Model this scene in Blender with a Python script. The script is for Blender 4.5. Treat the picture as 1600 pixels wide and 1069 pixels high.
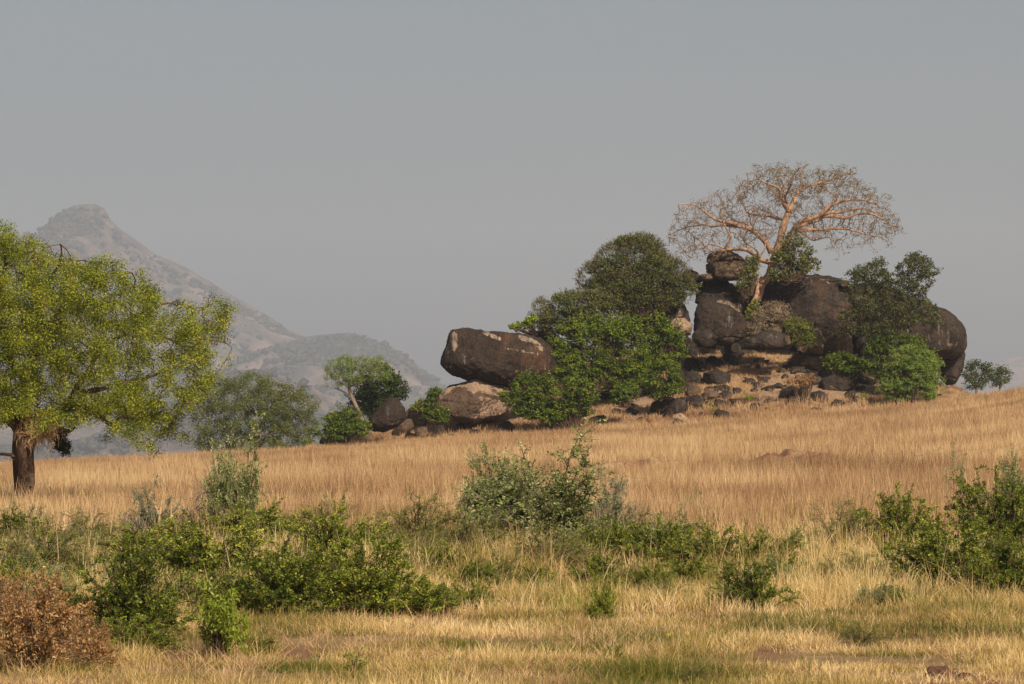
import bpy, bmesh, math
import numpy as np
from mathutils import Vector

# ------------------------------------------------------------------ camera, world, sun, exposure
sc = bpy.context.scene
for o in list(bpy.data.objects):
    bpy.data.objects.remove(o)
col = sc.collection
FPX, HZ, CAMZ = 6515.0, 720.0, 2.6            # focal length in photo pixels, horizon row, eye height
cam_d = bpy.data.cameras.new("camera"); cam = bpy.data.objects.new("camera", cam_d); col.objects.link(cam)
cam.location = (0, 0, CAMZ); cam.rotation_euler = (math.radians(90), 0, 0)
cam_d.sensor_width = 36.0; cam_d.lens = 36.0 * FPX / 1600.0
cam_d.shift_y = (HZ - 534.5) / 1600.0
cam_d.clip_start = 1.0; cam_d.clip_end = 30000.0
sc.camera = cam

SUN_EL, SUN_AZ = math.radians(36), math.radians(24)   # azimuth: behind the camera, swung to the right
world = bpy.data.worlds.new("World"); sc.world = world; world.use_nodes = True
wn, wl = world.node_tree.nodes, world.node_tree.links
bg = wn["Background"]
sky = wn.new("ShaderNodeTexSky"); sky.sky_type = 'NISHITA'; sky.sun_disc = False
sky.sun_elevation = SUN_EL
sky.sun_rotation = math.pi - SUN_AZ
hs = wn.new("ShaderNodeHueSaturation"); hs.inputs["Saturation"].default_value = 0.72
sky.air_density = 1.0; sky.dust_density = 6.0; sky.ozone_density = 1.0; sky.altitude = 600
SKY_STRENGTH = 0.066
wl.new(sky.outputs[0], hs.inputs['Color']); wl.new(hs.outputs[0], bg.inputs[0]); bg.inputs[1].default_value = SKY_STRENGTH

sun_d = bpy.data.lights.new("sun", 'SUN'); sun = bpy.data.objects.new("sun", sun_d); col.objects.link(sun)
sun_d.energy = 5.0; sun_d.angle = math.radians(0.6); sun_d.color = (1.0, 0.86, 0.68)
sdir = Vector((math.sin(SUN_AZ) * math.cos(SUN_EL), -math.cos(SUN_AZ) * math.cos(SUN_EL), math.sin(SUN_EL)))
sun.rotation_euler = sdir.to_track_quat('Z', 'Y').to_euler(); sun.location = (60, -60, 80)
sc.view_settings.view_transform = 'Standard'; sc.view_settings.look = 'None'
sc.view_settings.exposure = 0.15; sc.view_settings.gamma = 1.0
sc.cycles.max_bounces = 6; sc.cycles.diffuse_bounces = 3; sc.cycles.transmission_bounces = 3
sc.cycles.volume_bounces = 1; sc.cycles.glossy_bounces = 1; sc.cycles.transparent_max_bounces = 8
sc.cycles.caustics_reflective = False; sc.cycles.caustics_refractive = False
HAZE_DENSITY = 1.05e-4

rng = np.random.default_rng(7)
PI = math.pi
# ------------------------------------------------------------------ numeric helpers
def P(px, py, d):
    return np.array([(px - 800.0) * d / FPX, d, CAMZ - (py - HZ) * d / FPX])
def proj(V):
    return 800 + V[:, 0] * FPX / V[:, 1], HZ - (V[:, 2] - CAMZ) * FPX / V[:, 1]
_tab = np.random.default_rng(3).random(65536)
def vnoise(p, scale=1.0, seed=0):
    q = np.asarray(p, float) * scale + seed * 17.31
    if q.shape[1] == 2: q = np.c_[q, np.zeros(len(q))]
    i = np.floor(q).astype(np.int64); f = q - i; f = f * f * (3 - 2 * f)
    def h(a, b, c):
        return _tab[((i[:, 0] + a) * 73856093 ^ (i[:, 1] + b) * 19349663 ^ (i[:, 2] + c) * 83492791) & 65535]
    x, y, z = f.T
    def L(a, b, t): return a + (b - a) * t
    return L(L(L(h(0,0,0), h(1,0,0), x), L(h(0,1,0), h(1,1,0), x), y),
             L(L(h(0,0,1), h(1,0,1), x), L(h(0,1,1), h(1,1,1), x), y), z) - 0.5
def fbm(p, scale=1.0, seed=0, octv=4, gain=0.5):
    r = 0; a = 1.0
    for k in range(octv):
        r = r + a * vnoise(p, scale * 2.03 ** k, seed + k * 5); a *= gain
    return r
def smooth(x, a, b):
    t = np.clip((x - a) / (b - a), 0, 1); return t * t * (3 - 2 * t)
def unit(v):
    return v / np.maximum(np.linalg.norm(v, axis=-1, keepdims=True), 1e-9)

# ------------------------------------------------------------------ object helpers
def tag(o, label=None, cat=None, group=None, kind=None):
    if label: o["label"] = label
    if cat: o["category"] = cat
    if group: o["group"] = group
    if kind: o["kind"] = kind
    return o
def empty(name, loc, label, cat, group=None):
    o = bpy.data.objects.new(name, None); col.objects.link(o); o.location = loc; o.empty_display_size = 0.3
    return tag(o, label, cat, group)
def mesh_data(name, V, Fs, mat, tint=None, smooth_f=False, vattr=None):
    me = bpy.data.meshes.new(name)
    if isinstance(Fs, np.ndarray): Fs = [Fs]
    Fs = [f for f in Fs if len(f)]
    nl = sum(f.size for f in Fs); nf = sum(len(f) for f in Fs)
    me.vertices.add(len(V)); me.vertices.foreach_set("co", np.ascontiguousarray(V, np.float32).ravel())
    me.loops.add(nl); me.loops.foreach_set("vertex_index", np.concatenate([f.ravel() for f in Fs]).astype(np.int32))
    me.polygons.add(nf)
    tot = np.concatenate([np.full(len(f), f.shape[1]) for f in Fs]).astype(np.int32)
    st = np.concatenate([[0], np.cumsum(tot)[:-1]]).astype(np.int32)
    me.polygons.foreach_set("loop_start", st)
    me.polygons.foreach_set("use_smooth", np.full(nf, smooth_f))
    me.update(calc_edges=True)
    if tint is not None:
        a = me.attributes.new("tint", 'FLOAT', 'FACE'); a.data.foreach_set("value", np.ascontiguousarray(tint, np.float32))
    for k, v in (vattr or {}).items():
        a = me.attributes.new(k, 'FLOAT', 'POINT'); a.data.foreach_set("value", np.ascontiguousarray(v, np.float32))
    me.materials.append(mat)
    return me
def mobj(name, V, Fs, mat, parent=None, origin=None, **kw):
    if origin is not None: V = V - np.asarray(origin)
    o = bpy.data.objects.new(name, mesh_data(name, V, Fs, mat, **kw)); col.objects.link(o)
    if parent: o.parent = parent
    elif origin is not None: o.location = origin
    return o
class Acc:                                     # gathers vertex / quad blocks into one mesh
    def __init__(s): s.V = []; s.F = {}; s.T = {}; s.n = 0
    def add(s, V, F, t=None):
        k = F.shape[1]; s.V.append(V); s.F.setdefault(k, []).append(F + s.n)
        s.T.setdefault(k, []).append(np.zeros(len(F)) if t is None else np.broadcast_to(t, (len(F),))); s.n += len(V)
    def get(s):
        ks = sorted(s.F)
        return np.concatenate(s.V), [np.concatenate(s.F[k]) for k in ks], np.concatenate([np.concatenate(s.T[k]) for k in ks])
    def obj(s, name, mat, parent=None, origin=None, smooth_f=False):
        V, F, T = s.get(); return mobj(name, V, F, mat, parent, origin, tint=T, smooth_f=smooth_f)

# ------------------------------------------------------------------ materials
def nodes(name):
    m = bpy.data.materials.new(name); m.use_nodes = True
    nt = m.node_tree; nt.nodes.clear()
    return m, nt.nodes, nt.links
def ramp(N, stops):
    r = N.new("ShaderNodeValToRGB"); e = r.color_ramp.elements
    while len(e) < len(stops): e.new(0.5)
    for k, (p, c) in enumerate(stops): e[k].position = p; e[k].color = (*c, 1)
    return r
def noise(N, L, coord, scale, detail=5, rough=0.6, dist=0.0, vec_scale=None):
    n = N.new("ShaderNodeTexNoise"); n.inputs["Scale"].default_value = scale; n.inputs["Detail"].default_value = detail
    n.inputs["Roughness"].default_value = rough; n.inputs["Distortion"].default_value = dist
    if vec_scale:
        mp = N.new("ShaderNodeMapping"); mp.inputs["Scale"].default_value = vec_scale; L.new(coord, mp.inputs[0]); coord = mp.outputs[0]
    L.new(coord, n.inputs["Vector"]); return n.outputs["Fac"]
def mixc(N, L, fac, a, b, mode='MIX'):
    m = N.new("ShaderNodeMix"); m.data_type = 'RGBA'; m.blend_type = mode
    for v, i in ((fac, 0), (a, 6), (b, 7)):
        if isinstance(v, (int, float)): m.inputs[i].default_value = v
        elif isinstance(v, tuple): m.inputs[i].default_value = (*v, 1)
        else: L.new(v, m.inputs[i])
    return m.outputs[2]
def maprange(N, L, v, a, b, c=0.0, d=1.0):
    m = N.new("ShaderNodeMapRange"); L.new(v, m.inputs[0])
    for k, x in zip((1, 2, 3, 4), (a, b, c, d)): m.inputs[k].default_value = x
    return m.outputs[0]
def math_(N, L, op, a, b=None):
    m = N.new("ShaderNodeMath"); m.operation = op
    for k, v in enumerate((a, b)):
        if v is None: continue
        if isinstance(v, (int, float)): m.inputs[k].default_value = v
        else: L.new(v, m.inputs[k])
    return m.outputs[0]
def leaf_mat(name, stops, transl=0.28, rough=0.55, patch=0.6, pscale=1.2, spec=0.25):
    """thin foliage: colour from a per-leaf random plus soft natural patches; part of the light passes through"""
    m, N, L = nodes(name)
    at = N.new("ShaderNodeAttribute"); at.attribute_name = "tint"
    tc = N.new("ShaderNodeTexCoord")
    nz = noise(N, L, tc.outputs["Object"], pscale, 3, 0.6)
    f = math_(N, L, 'ADD', at.outputs["Fac"], math_(N, L, 'MULTIPLY', math_(N, L, 'SUBTRACT', nz, 0.5), patch))
    oi = N.new('ShaderNodeObjectInfo'); f = math_(N, L, 'ADD', f, math_(N, L, 'MULTIPLY', math_(N, L, 'SUBTRACT', oi.outputs['Random'], 0.5), 0.22))
    r = ramp(N, stops); L.new(f, r.inputs[0])
    bs = N.new("ShaderNodeBsdfPrincipled"); L.new(r.outputs[0], bs.inputs["Base Color"])
    bs.inputs["Roughness"].default_value = rough; bs.inputs["Specular IOR Level"].default_value = spec
    out = N.new("ShaderNodeOutputMaterial")
    if transl > 0:
        tr = N.new("ShaderNodeBsdfTranslucent"); L.new(r.outputs[0], tr.inputs[0])
        mx = N.new("ShaderNodeMixShader"); mx.inputs[0].default_value = transl
        L.new(bs.outputs[0], mx.inputs[1]); L.new(tr.outputs[0], mx.inputs[2]); L.new(mx.outputs[0], out.inputs[0])
    else: L.new(bs.outputs[0], out.inputs[0])
    return m
def surf_mat(name, build, rough=0.9, bump=0.3, bscale=6.0, bdist=0.05):
    m, N, L = nodes(name)
    tc = N.new("ShaderNodeTexCoord"); co = tc.outputs["Object"]
    c = build(N, L, co)
    bs = N.new("ShaderNodeBsdfPrincipled"); L.new(c, bs.inputs["Base Color"])
    bs.inputs["Roughness"].default_value = rough; bs.inputs["Specular IOR Level"].default_value = 0.15
    b = N.new("ShaderNodeBump"); b.inputs["Strength"].default_value = bump; b.inputs["Distance"].default_value = bdist
    L.new(noise(N, L, co, bscale, 8, 0.7), b.inputs["Height"]); L.new(b.outputs[0], bs.inputs["Normal"])
    out = N.new("ShaderNodeOutputMaterial"); L.new(bs.outputs[0], out.inputs[0])
    return m
def rock_builder(dark, mid, pale, pale_amt, streak=0.5, lichen=0.5, orange=0.3, vert=False):
    def build(N, L, co):
        base = mixc(N, L, maprange(N, L, noise(N, L, co, 0.9, 8, 0.75), 0.40, 0.60), dark, mid)
        base = mixc(N, L, maprange(N, L, noise(N, L, co, 7.0, 6, 0.75), 0.3, 0.75, 0, 0.75), base, tuple(x * 0.55 for x in dark))
        og = maprange(N, L, noise(N, L, co, 0.55, 4, 0.6, 0.5, (1, 1, 0.5)), 0.56, 0.70, 0, orange)
        base = mixc(N, L, og, base, (0.17, 0.075, 0.035))
        st = noise(N, L, co, 1.0, 6, 0.7, 0.2, (3.2, 3.2, 0.35))
        stm = maprange(N, L, st, 0.56, 0.70, 0, streak)
        big = maprange(N, L, noise(N, L, co, 0.35, 3, 0.5), 0.42, 0.6)
        base = mixc(N, L, math_(N, L, 'MULTIPLY', stm, big), base, (0.26, 0.235, 0.20))
        at = N.new("ShaderNodeAttribute"); at.attribute_name = "pale"
        pn = math_(N, L, 'ADD', math_(N, L, 'MULTIPLY', math_(N, L, 'SUBTRACT', noise(N, L, co, 1.6, 7, 0.75, 0.3, (2.4, 2.4, .55) if vert else (1, 1, 1)), 0.5), 2.0), at.outputs["Fac"])
        pm = maprange(N, L, math_(N, L, 'ADD', pn, pale_amt), 0.45, 0.60)
        pc = mixc(N, L, maprange(N, L, noise(N, L, co, 3.0, 5, 0.7), 0.3, 0.7), pale, tuple(x * 0.6 for x in pale))
        base = mixc(N, L, pm, base, pc)
        vo = N.new("ShaderNodeTexVoronoi"); vo.feature = 'DISTANCE_TO_EDGE'; vo.inputs["Scale"].default_value = .33
        wp = N.new("ShaderNodeVectorMath"); wp.operation = 'ADD'; nc = N.new("ShaderNodeTexNoise"); nc.inputs["Scale"].default_value = .9; nc.inputs["Detail"].default_value = 5; L.new(co, nc.inputs["Vector"])
        sc2 = N.new("ShaderNodeVectorMath"); sc2.operation = 'SCALE'; sc2.inputs["Scale"].default_value = 2.2; L.new(nc.outputs["Color"], sc2.inputs[0]); L.new(co, wp.inputs[0]); L.new(sc2.outputs[0], wp.inputs[1]); L.new(wp.outputs[0], vo.inputs["Vector"])
        crk = maprange(N, L, vo.outputs["Distance"], 0.0, 0.032, .85, 0)
        base = mixc(N, L, crk, base, (0.015, 0.011, 0.009))
        fine = maprange(N, L, noise(N, L, co, 13.0, 5, 0.8), 0.45, 0.70, 0, .5)
        base = mixc(N, L, fine, base, tuple(min(1, x * 2.1) for x in mid))
        lc = maprange(N, L, noise(N, L, co, 5.5, 5, 0.8), 0.66, 0.73, 0, lichen)
        base = mixc(N, L, lc, base, (0.36, 0.34, 0.29))
        return base
    return build
M = {}
M['rock'] = surf_mat("rock_dark", rock_builder((0.017, 0.0125, 0.010), (0.068, 0.050, 0.039), (0.34, 0.24, 0.165), -0.20, 0.8), bump=1.0, bscale=2.6, bdist=0.28)
M['rock_streak'] = surf_mat("rock_streaked", rock_builder((0.026, 0.018, 0.014), (0.055, 0.037, 0.027), (0.40, 0.30, 0.22), -0.30, 1.0, 0.9, 0.5, True), bump=1.0, bscale=2.6, bdist=0.28)
M['rock_pale'] = surf_mat("rock_pale", rock_builder((0.08, 0.052, 0.036), (0.14, 0.092, 0.062), (0.44, 0.30, 0.20), 0.66, 0.3, 0.3, 0.2), bump=1.0, bscale=2.6, bdist=0.28)
M['rock_tan'] = surf_mat("rock_tan", rock_builder((0.055, 0.037, 0.025), (0.15, 0.10, 0.062), (0.36, 0.26, 0.17), 0.2, 0.5, 0.4, 0.4), bump=0.9, bscale=3.0, bdist=0.15)
def bark_builder(a, b):
    def build(N, L, co):
        return mixc(N, L, maprange(N, L, noise(N, L, co, 2.0, 7, 0.7, 0.3, (2, 2, 0.5)), 0.35, 0.65), a, b)
    return build
M['bark_brown'] = surf_mat("bark_brown", bark_builder((0.045, 0.028, 0.02), (0.15, 0.095, 0.062)), bump=0.9, bscale=9, bdist=0.06)
M['bark_pink'] = surf_mat("bark_pink", bark_builder((0.22, 0.125, 0.08), (0.45, 0.275, 0.17)), bump=0.4, bscale=4)
M['bark_twig'] = surf_mat("bark_twig", bark_builder((0.16, 0.105, 0.08), (0.28, 0.195, 0.145)), bump=0.0)
M['bark_grey'] = surf_mat("bark_grey", bark_builder((0.12, 0.09, 0.065), (0.26, 0.20, 0.15)), bump=0.5, bscale=8)
M['dead_wood'] = surf_mat("dead_wood", bark_builder((0.30, 0.19, 0.10), (0.55, 0.37, 0.20)), bump=0.3)
def K(k, *c): return G(*[tuple(min(.9, x * k) for x in q) for q in c])
def G(*c): return list(zip(np.linspace(0.08, 0.92, len(c)), c))
M['leaf_lime'] = leaf_mat("leaf_lime", K(1.38, (0.030, 0.05, 0.005), (0.13, 0.155, 0.010), (0.24, 0.25, 0.016), (0.36, 0.34, 0.035)), pscale=0.8)
M['leaf_green'] = leaf_mat("leaf_green", K(1.25, (0.020, 0.038, 0.003), (0.064, 0.100, 0.005), (0.17, 0.20, 0.012)), pscale=0.7)
M['leaf_dark'] = leaf_mat("leaf_dark", K(1.2, (0.018, 0.034, 0.006), (0.040, 0.065, 0.010), (0.085, 0.11, 0.02)), pscale=0.8)
M['leaf_olive'] = leaf_mat("leaf_olive", K(1.35, (0.035, 0.042, 0.010), (0.070, 0.082, 0.016), (0.13, 0.14, 0.034), (0.18, 0.15, 0.05)), pscale=0.6)
M['leaf_scrag'] = leaf_mat("leaf_scraggly", G((0.025, 0.035, 0.010), (0.065, 0.078, 0.018), (0.15, 0.15, 0.04)), pscale=0.8)
M['leaf_acacia'] = leaf_mat("leaf_acacia", K(1.3, (0.045, 0.060, 0.014), (0.085, 0.105, 0.022), (0.14, 0.155, 0.035)), pscale=0.5)
M['leaf_feather'] = leaf_mat("leaf_feather", K(1.7, (0.05, 0.085, 0.014), (0.10, 0.145, 0.022), (0.18, 0.20, 0.035)), pscale=0.5)
M['leaf_tree'] = leaf_mat("leaf_tree", K(1.2, (0.05, 0.055, 0.02), (0.11, 0.10, 0.035), (0.15, 0.15, 0.05)), pscale=0.8)
M['leaf_thorn'] = leaf_mat("leaf_thorn", K(1.5, (0.04, 0.058, 0.010), (0.10, 0.125, 0.026), (0.22, 0.24, 0.085), (0.36, 0.37, 0.20)), pscale=2.0)
M['leaf_silver'] = leaf_mat("leaf_silver", G((0.10, 0.13, 0.06), (0.22, 0.24, 0.13), (0.36, 0.36, 0.24)), pscale=2.0)
M['leaf_bush'] = leaf_mat("leaf_bush", K(1.85, (0.020, 0.034, 0.003), (0.060, 0.082, 0.007), (0.14, 0.16, 0.014), (0.28, 0.27, 0.05)), pscale=2.5)
M['leaf_herb'] = leaf_mat("leaf_herb", G((0.08, 0.11, 0.014), (0.19, 0.22, 0.028), (0.37, 0.34, 0.09)), pscale=2.0)
M['leaf_bright'] = leaf_mat("leaf_bright", G((0.09, 0.13, 0.010), (0.20, 0.26, 0.02), (0.34, 0.39, 0.05)), pscale=2.0)
M['leaf_dry'] = leaf_mat("leaf_dry", G((0.11, 0.05, 0.018), (0.26, 0.13, 0.045), (0.42, 0.235, 0.09), (0.54, 0.35, 0.155)), pscale=2.5, transl=0.2)
M['twig_dry'] = leaf_mat("twig_dry", G((0.14, 0.10, 0.06), (0.25, 0.18, 0.11), (0.38, 0.29, 0.18)), pscale=1.5, transl=0.1)
M['field'] = leaf_mat("grass_field", G((0.15, 0.080, 0.040), (0.28, 0.160, 0.077), (0.43, 0.265, 0.13), (0.62, 0.44, 0.235)), pscale=0.12, patch=0.5, transl=0.25)
M['pale_grass'] = leaf_mat("grass_pale", G((0.24, 0.125, 0.06), (0.44, 0.265, 0.13), (0.62, 0.43, 0.23)), pscale=0.3, patch=0.5, transl=0.25)
M['near_grass'] = leaf_mat("grass_near", G((0.085, 0.11, 0.014), (0.23, 0.20, 0.035), (0.44, 0.30, 0.095), (0.60, 0.43, 0.175), (0.80, 0.61, 0.31)), pscale=0.6, patch=0.9, transl=0.25)

# ------------------------------------------------------------------ the lie of the land
_D = np.array([-60., 0, 20, 40, 55, 70, 100, 140, 200, 258])
_ZL = np.array([-.1, 0, .18, .457, .785, 1.07, 1.43, 1.52, 1.76, 2.12])
_ZR = np.array([-.1, 0, .18, .457, .785, 1.07, 1.62, 2.78, 4.75, 6.88])
_RX = [0, 400, 600, 800, 1000, 1200, 1400, 1500, 1600]
_RR = [732, 712, 702, 687, 675, 661, 643, 630, 616]
_CX = [505, 540, 580, 640, 700, 760, 850, 900, 1000, 1080, 1150, 1250, 1320, 1400, 1480, 1530]
_CR = [708, 694, 676, 648, 632, 612, 592, 574, 546, 532, 524, 528, 544, 578, 604, 624]
def rowz(row, d): return CAMZ - (row - HZ) * d / FPX
def gz(x, y, detail=True):
    x = np.asarray(x, float); y = np.asarray(y, float)
    dd = np.maximum(y, 30.0)
    px = np.clip(800 + x * FPX / dd, -900, 2500)
    s = px / 1600.0
    w = smooth(dd, 100, 258)
    rr = np.interp(np.clip(px, 0, 1600), _RX, _RR) + np.where(px < 0, -px * .05, 0) - np.where(px > 1600, (px - 1600) * .06, 0)
    z258 = rowz(rr, 258.0)
    zl = np.interp(y, _D, _ZL); zr = np.interp(y, _D, _ZR)
    # smooth kinks by averaging neighbours
    for o in (-8, 8):
        zl = zl + np.interp(y + o, _D, _ZL); zr = zr + np.interp(y + o, _D, _ZR)
    zl /= 3; zr /= 3
    z = zl + (zr - zl) * np.clip(s, -.5, 1.5)
    z = z + (z258 - (_ZL[-1] + (_ZR[-1] - _ZL[-1]) * np.clip(s, -.5, 1.5))) * w
    # beyond the crest the land drops into the valley
    z = np.where(y > 258, z + (y - 258) * 0.005, z)
    z = z + (-25 - z) * smooth(y, 290, 900)
    # kopje mound
    cr = np.interp(px, _CX, _CR, left=9999, right=9999)
    inside = smooth(px, 490, 540) * (1 - smooth(px, 1500, 1560))
    zc = rowz(np.minimum(cr, 760), 283.0)
    prof = smooth(y, 254, 285) * 0.55 + np.clip((y - 256) / 27, 0, 1) * 0.45
    prof = prof * (1 - smooth(y, 292, 330))
    z = z + np.maximum(zc - z, 0) * prof * inside
    if detail:
        p = np.c_[x.ravel(), y.ravel()]
        amp = 0.05 + 0.16 * (inside * smooth(y, 254, 262) * (1 - smooth(y, 300, 330))).ravel()
        n = fbm(p, 0.5, 3, 3) * amp + fbm(p, 0.07, 9, 2) * 0.25 * smooth(dd.ravel(), 40, 80) * (1 - smooth(dd.ravel(), 200, 250))
        z = z + n.reshape(z.shape)
    return z
_DS = np.linspace(34, 292, 1300)
def dist_at(px, row):                          # distance at which the ground crosses that photo row
    x = (px - 800) * _DS / FPX
    rows = HZ - (gz(x, _DS) - CAMZ) * FPX / _DS
    k = np.nonzero(rows <= row)[0]
    return float(_DS[k[0]]) if len(k) else 288.0
def G0(px, row):
    d = dist_at(px, row); x = (px - 800) * d / FPX
    return np.array([x, d, float(gz(np.array([x]), np.array([d]))[0])])

# bare soil patches (photo px, row, half width, half height)
SOIL = [(265, 990, 95, 20), (480, 1018, 62, 7), (1200, 1018, 34, 8), (910, 1028, 34, 5), (1500, 1064, 80, 7), (150, 1064, 60, 6)]
TRACK = [(-400, 795), (0, 776), (200, 770), (400, 768), (560, 756), (700, 747), (850, 741), (1000, 737), (1150, 731), (1350, 722), (1500, 714), (1700, 706), (2000, 695)]
def soil_mask(px, row):
    m = np.zeros(len(px))
    for cx, cy, a, b in SOIL:
        m = np.maximum(m, 1 - ((px - cx) / a) ** 2 - ((row - cy - np.where(row > cy, b * .5, 0)) / np.where(row > cy, b * 1.9, b)) ** 2)
    return np.clip(m * 2, 0, 1)

def make_ground():
    ds = np.concatenate([np.linspace(-60, 30, 10), np.arange(33, 110, .7), np.arange(110, 330, 1.0), np.geomspace(335, 10400, 56)])
    pxs = np.concatenate([[-3200, -2000, -1200], np.arange(-700, 2301, 9), [2800, 3600, 4800]])
    D, PX = np.meshgrid(ds, pxs, indexing='ij')
    X = (PX - 800) * np.maximum(D, 34) / FPX
    Z = gz(X, D)
    V = np.c_[X.ravel(), D.ravel(), Z.ravel()]
    nr, nc = D.shape; i = np.arange(nr * nc).reshape(nr, nc)
    F = np.stack([i[:-1, :-1], i[:-1, 1:], i[1:, 1:], i[1:, :-1]], -1).reshape(-1, 4)
    px, row = proj(np.c_[V[:, 0], np.maximum(V[:, 1], 34), V[:, 2]])
    n = fbm(V[:, :2], 0.9, 4, 3)
    bare = np.clip(soil_mask(px, row) + 0, 0, 1) * np.clip(.8 + n * 1.5, 0, 1) * (V[:, 1] < 70)
    inside = smooth(px, 500, 560) * (1 - smooth(px, 1490, 1540)) * smooth(V[:, 1], 254, 258) * (V[:, 1] < 320)
    def build(N, L, co):
        dry = mixc(N, L, maprange(N, L, noise(N, L, co, 1.7, 7, 0.7), 0.3, 0.7), (0.20, 0.125, 0.06), (0.38, 0.26, 0.135))
        a1 = N.new("ShaderNodeAttribute"); a1.attribute_name = "bare"
        red = mixc(N, L, maprange(N, L, noise(N, L, co, 6, 7, 0.75), 0.3, 0.7), (0.17, 0.078, 0.045), (0.31, 0.165, 0.095))
        c = mixc(N, L, a1.outputs["Fac"], dry, red)
        a2 = N.new("ShaderNodeAttribute"); a2.attribute_name = "slope"
        gr = mixc(N, L, maprange(N, L, noise(N, L, co, 1.4, 8, 0.8), 0.35, 0.65), (0.21, 0.13, 0.083), (0.38, 0.265, 0.17))
        gr = mixc(N, L, maprange(N, L, noise(N, L, co, 5.0, 4, 0.8), 0.60, 0.68), gr, (0.46, 0.35, 0.26))
        gr = mixc(N, L, maprange(N, L, noise(N, L, co, 3.1, 5, 0.8), 0.60, 0.66), gr, (0.08, 0.055, 0.04))
        return mixc(N, L, a2.outputs["Fac"], c, gr)
    m = surf_mat("ground", build, rough=0.95, bump=1.0, bscale=4.0, bdist=0.12)
    o = mobj("ground", V, F, m, smooth_f=True, vattr={"bare": bare, "slope": inside})
    tag(o, kind="structure")
make_ground()

# turned-over soil along the old track
def make_track():
    pts = np.array(TRACK, float); px = np.arange(-400, 2000, 4.0); row = np.interp(px, pts[:, 0], pts[:, 1])
    ks = np.arange(0, len(px), 12)
    dk = np.array([dist_at(np.clip(px[k], -600, 2200), row[k]) for k in ks]); d = np.interp(np.arange(len(px)), ks, dk)
    d = np.convolve(np.pad(d, 15, mode='edge'), np.ones(31) / 31, 'valid')
    nx = 15; off = np.linspace(-1.6, 1.6, nx)
    D = d[:, None] + off[None, :]; X = (px[:, None] - 800) * D / FPX
    prof = np.clip(1 - (off / 1.6) ** 2, 0, 1) ** .7
    p = np.c_[X.ravel(), D.ravel()]
    lum = np.clip(fbm(p, .35, 21, 2) * 1.6 + 0.25, 0, 1)
    h = (0.16 + 0.42 * lum) * np.tile(prof, len(px)) * (0.75 + 0.9 * fbm(p, 2.3, 31, 3)) - 0.03
    Z = gz(X, D).ravel() + np.where(np.tile(prof, len(px)) <= 0.01, -0.06, h)
    V = np.c_[X.ravel(), D.ravel(), Z]
    i = np.arange(len(V)).reshape(len(px), nx)
    F = np.stack([i[:-1, :-1], i[1:, :-1], i[1:, 1:], i[:-1, 1:]], -1).reshape(-1, 4)
    def build(N, L, co):
        a = mixc(N, L, maprange(N, L, noise(N, L, co, 2.5, 7, 0.75), 0.35, 0.65), (0.17, 0.075, 0.045), (0.34, 0.19, 0.115))
        return mixc(N, L, maprange(N, L, noise(N, L, co, .5, 4, 0.6), 0.46, 0.56), a, (0.40, 0.28, 0.15))
    tag(mobj("dirt_track", V, F, surf_mat("track_soil", build, bump=1, bscale=5, bdist=.1), smooth_f=True), kind="structure")
    return px, d
TRK = make_track()

# ------------------------------------------------------------------ far mountains and their scrub
def make_mountain(name, sky_pts, dc, front, back, base, seed, amp):
    sp = np.array(sky_pts, float)
    ds = np.concatenate([np.linspace(dc - front, dc, 110), np.linspace(dc, dc + back, 20)[1:]])
    pxs = np.linspace(sp[0, 0], sp[-1, 0], 420)
    D, PX = np.meshgrid(ds, pxs, indexing='ij')
    X = (PX - 800) * dc / FPX
    zc = CAMZ + (HZ - np.interp(PX, sp[:, 0], sp[:, 1])) * dc / FPX
    zc = zc + (fbm(np.c_[X.ravel(), 0 * X.ravel()], 1 / 110., seed + 2, 4)).reshape(D.shape) * dc * .0005
    t = np.where(D < dc, (D - (dc - front)) / front, 1 - (D - dc) / back)
    t = np.clip(t, 0, 1)
    p = np.c_[X.ravel(), D.ravel()]
    gul = fbm(p, 1 / 420., seed, 5, .55).reshape(D.shape); fine = fbm(p, 1 / 70., seed + 9, 3).reshape(D.shape)
    Z = base + (zc - base) * t ** 1.15
    k = np.sin(PI * t) ** 1.6
    Z = Z + (gul * amp * 3 * k + fine * amp * .35 * (0.25 + k)) * np.clip((zc - base) / 100., .2, 1.2)
    V = np.c_[X.ravel(), D.ravel(), Z.ravel()]
    i = np.arange(len(V)).reshape(D.shape)
    F = np.stack([i[:-1, :-1], i[:-1, 1:], i[1:, 1:], i[1:, :-1]], -1).reshape(-1, 4)
    def build(N, L, co):
        a = mixc(N, L, maprange(N, L, noise(N, L, co, 0.012, 7, 0.75), 0.40, 0.60), (0.05, 0.043, 0.038), (0.21, 0.14, 0.115))
        return mixc(N, L, maprange(N, L, noise(N, L, co, 0.03, 6, 0.8), 0.50, 0.58), a, (0.055, 0.06, 0.035))
    o = mobj(name, V, F, surf_mat(name + "_earth", build, bump=0), smooth_f=True)
    tag(o, kind="structure")
    return D, PX, V.reshape(*D.shape, 3)
bmx = bmesh.new(); bmesh.ops.create_icosphere(bmx, subdivisions=1, radius=1)
ICO1 = (np.array([v.co[:] for v in bmx.verts]), np.array([[v.index for v in f.verts] for f in bmx.faces])); bmx.free()
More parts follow.
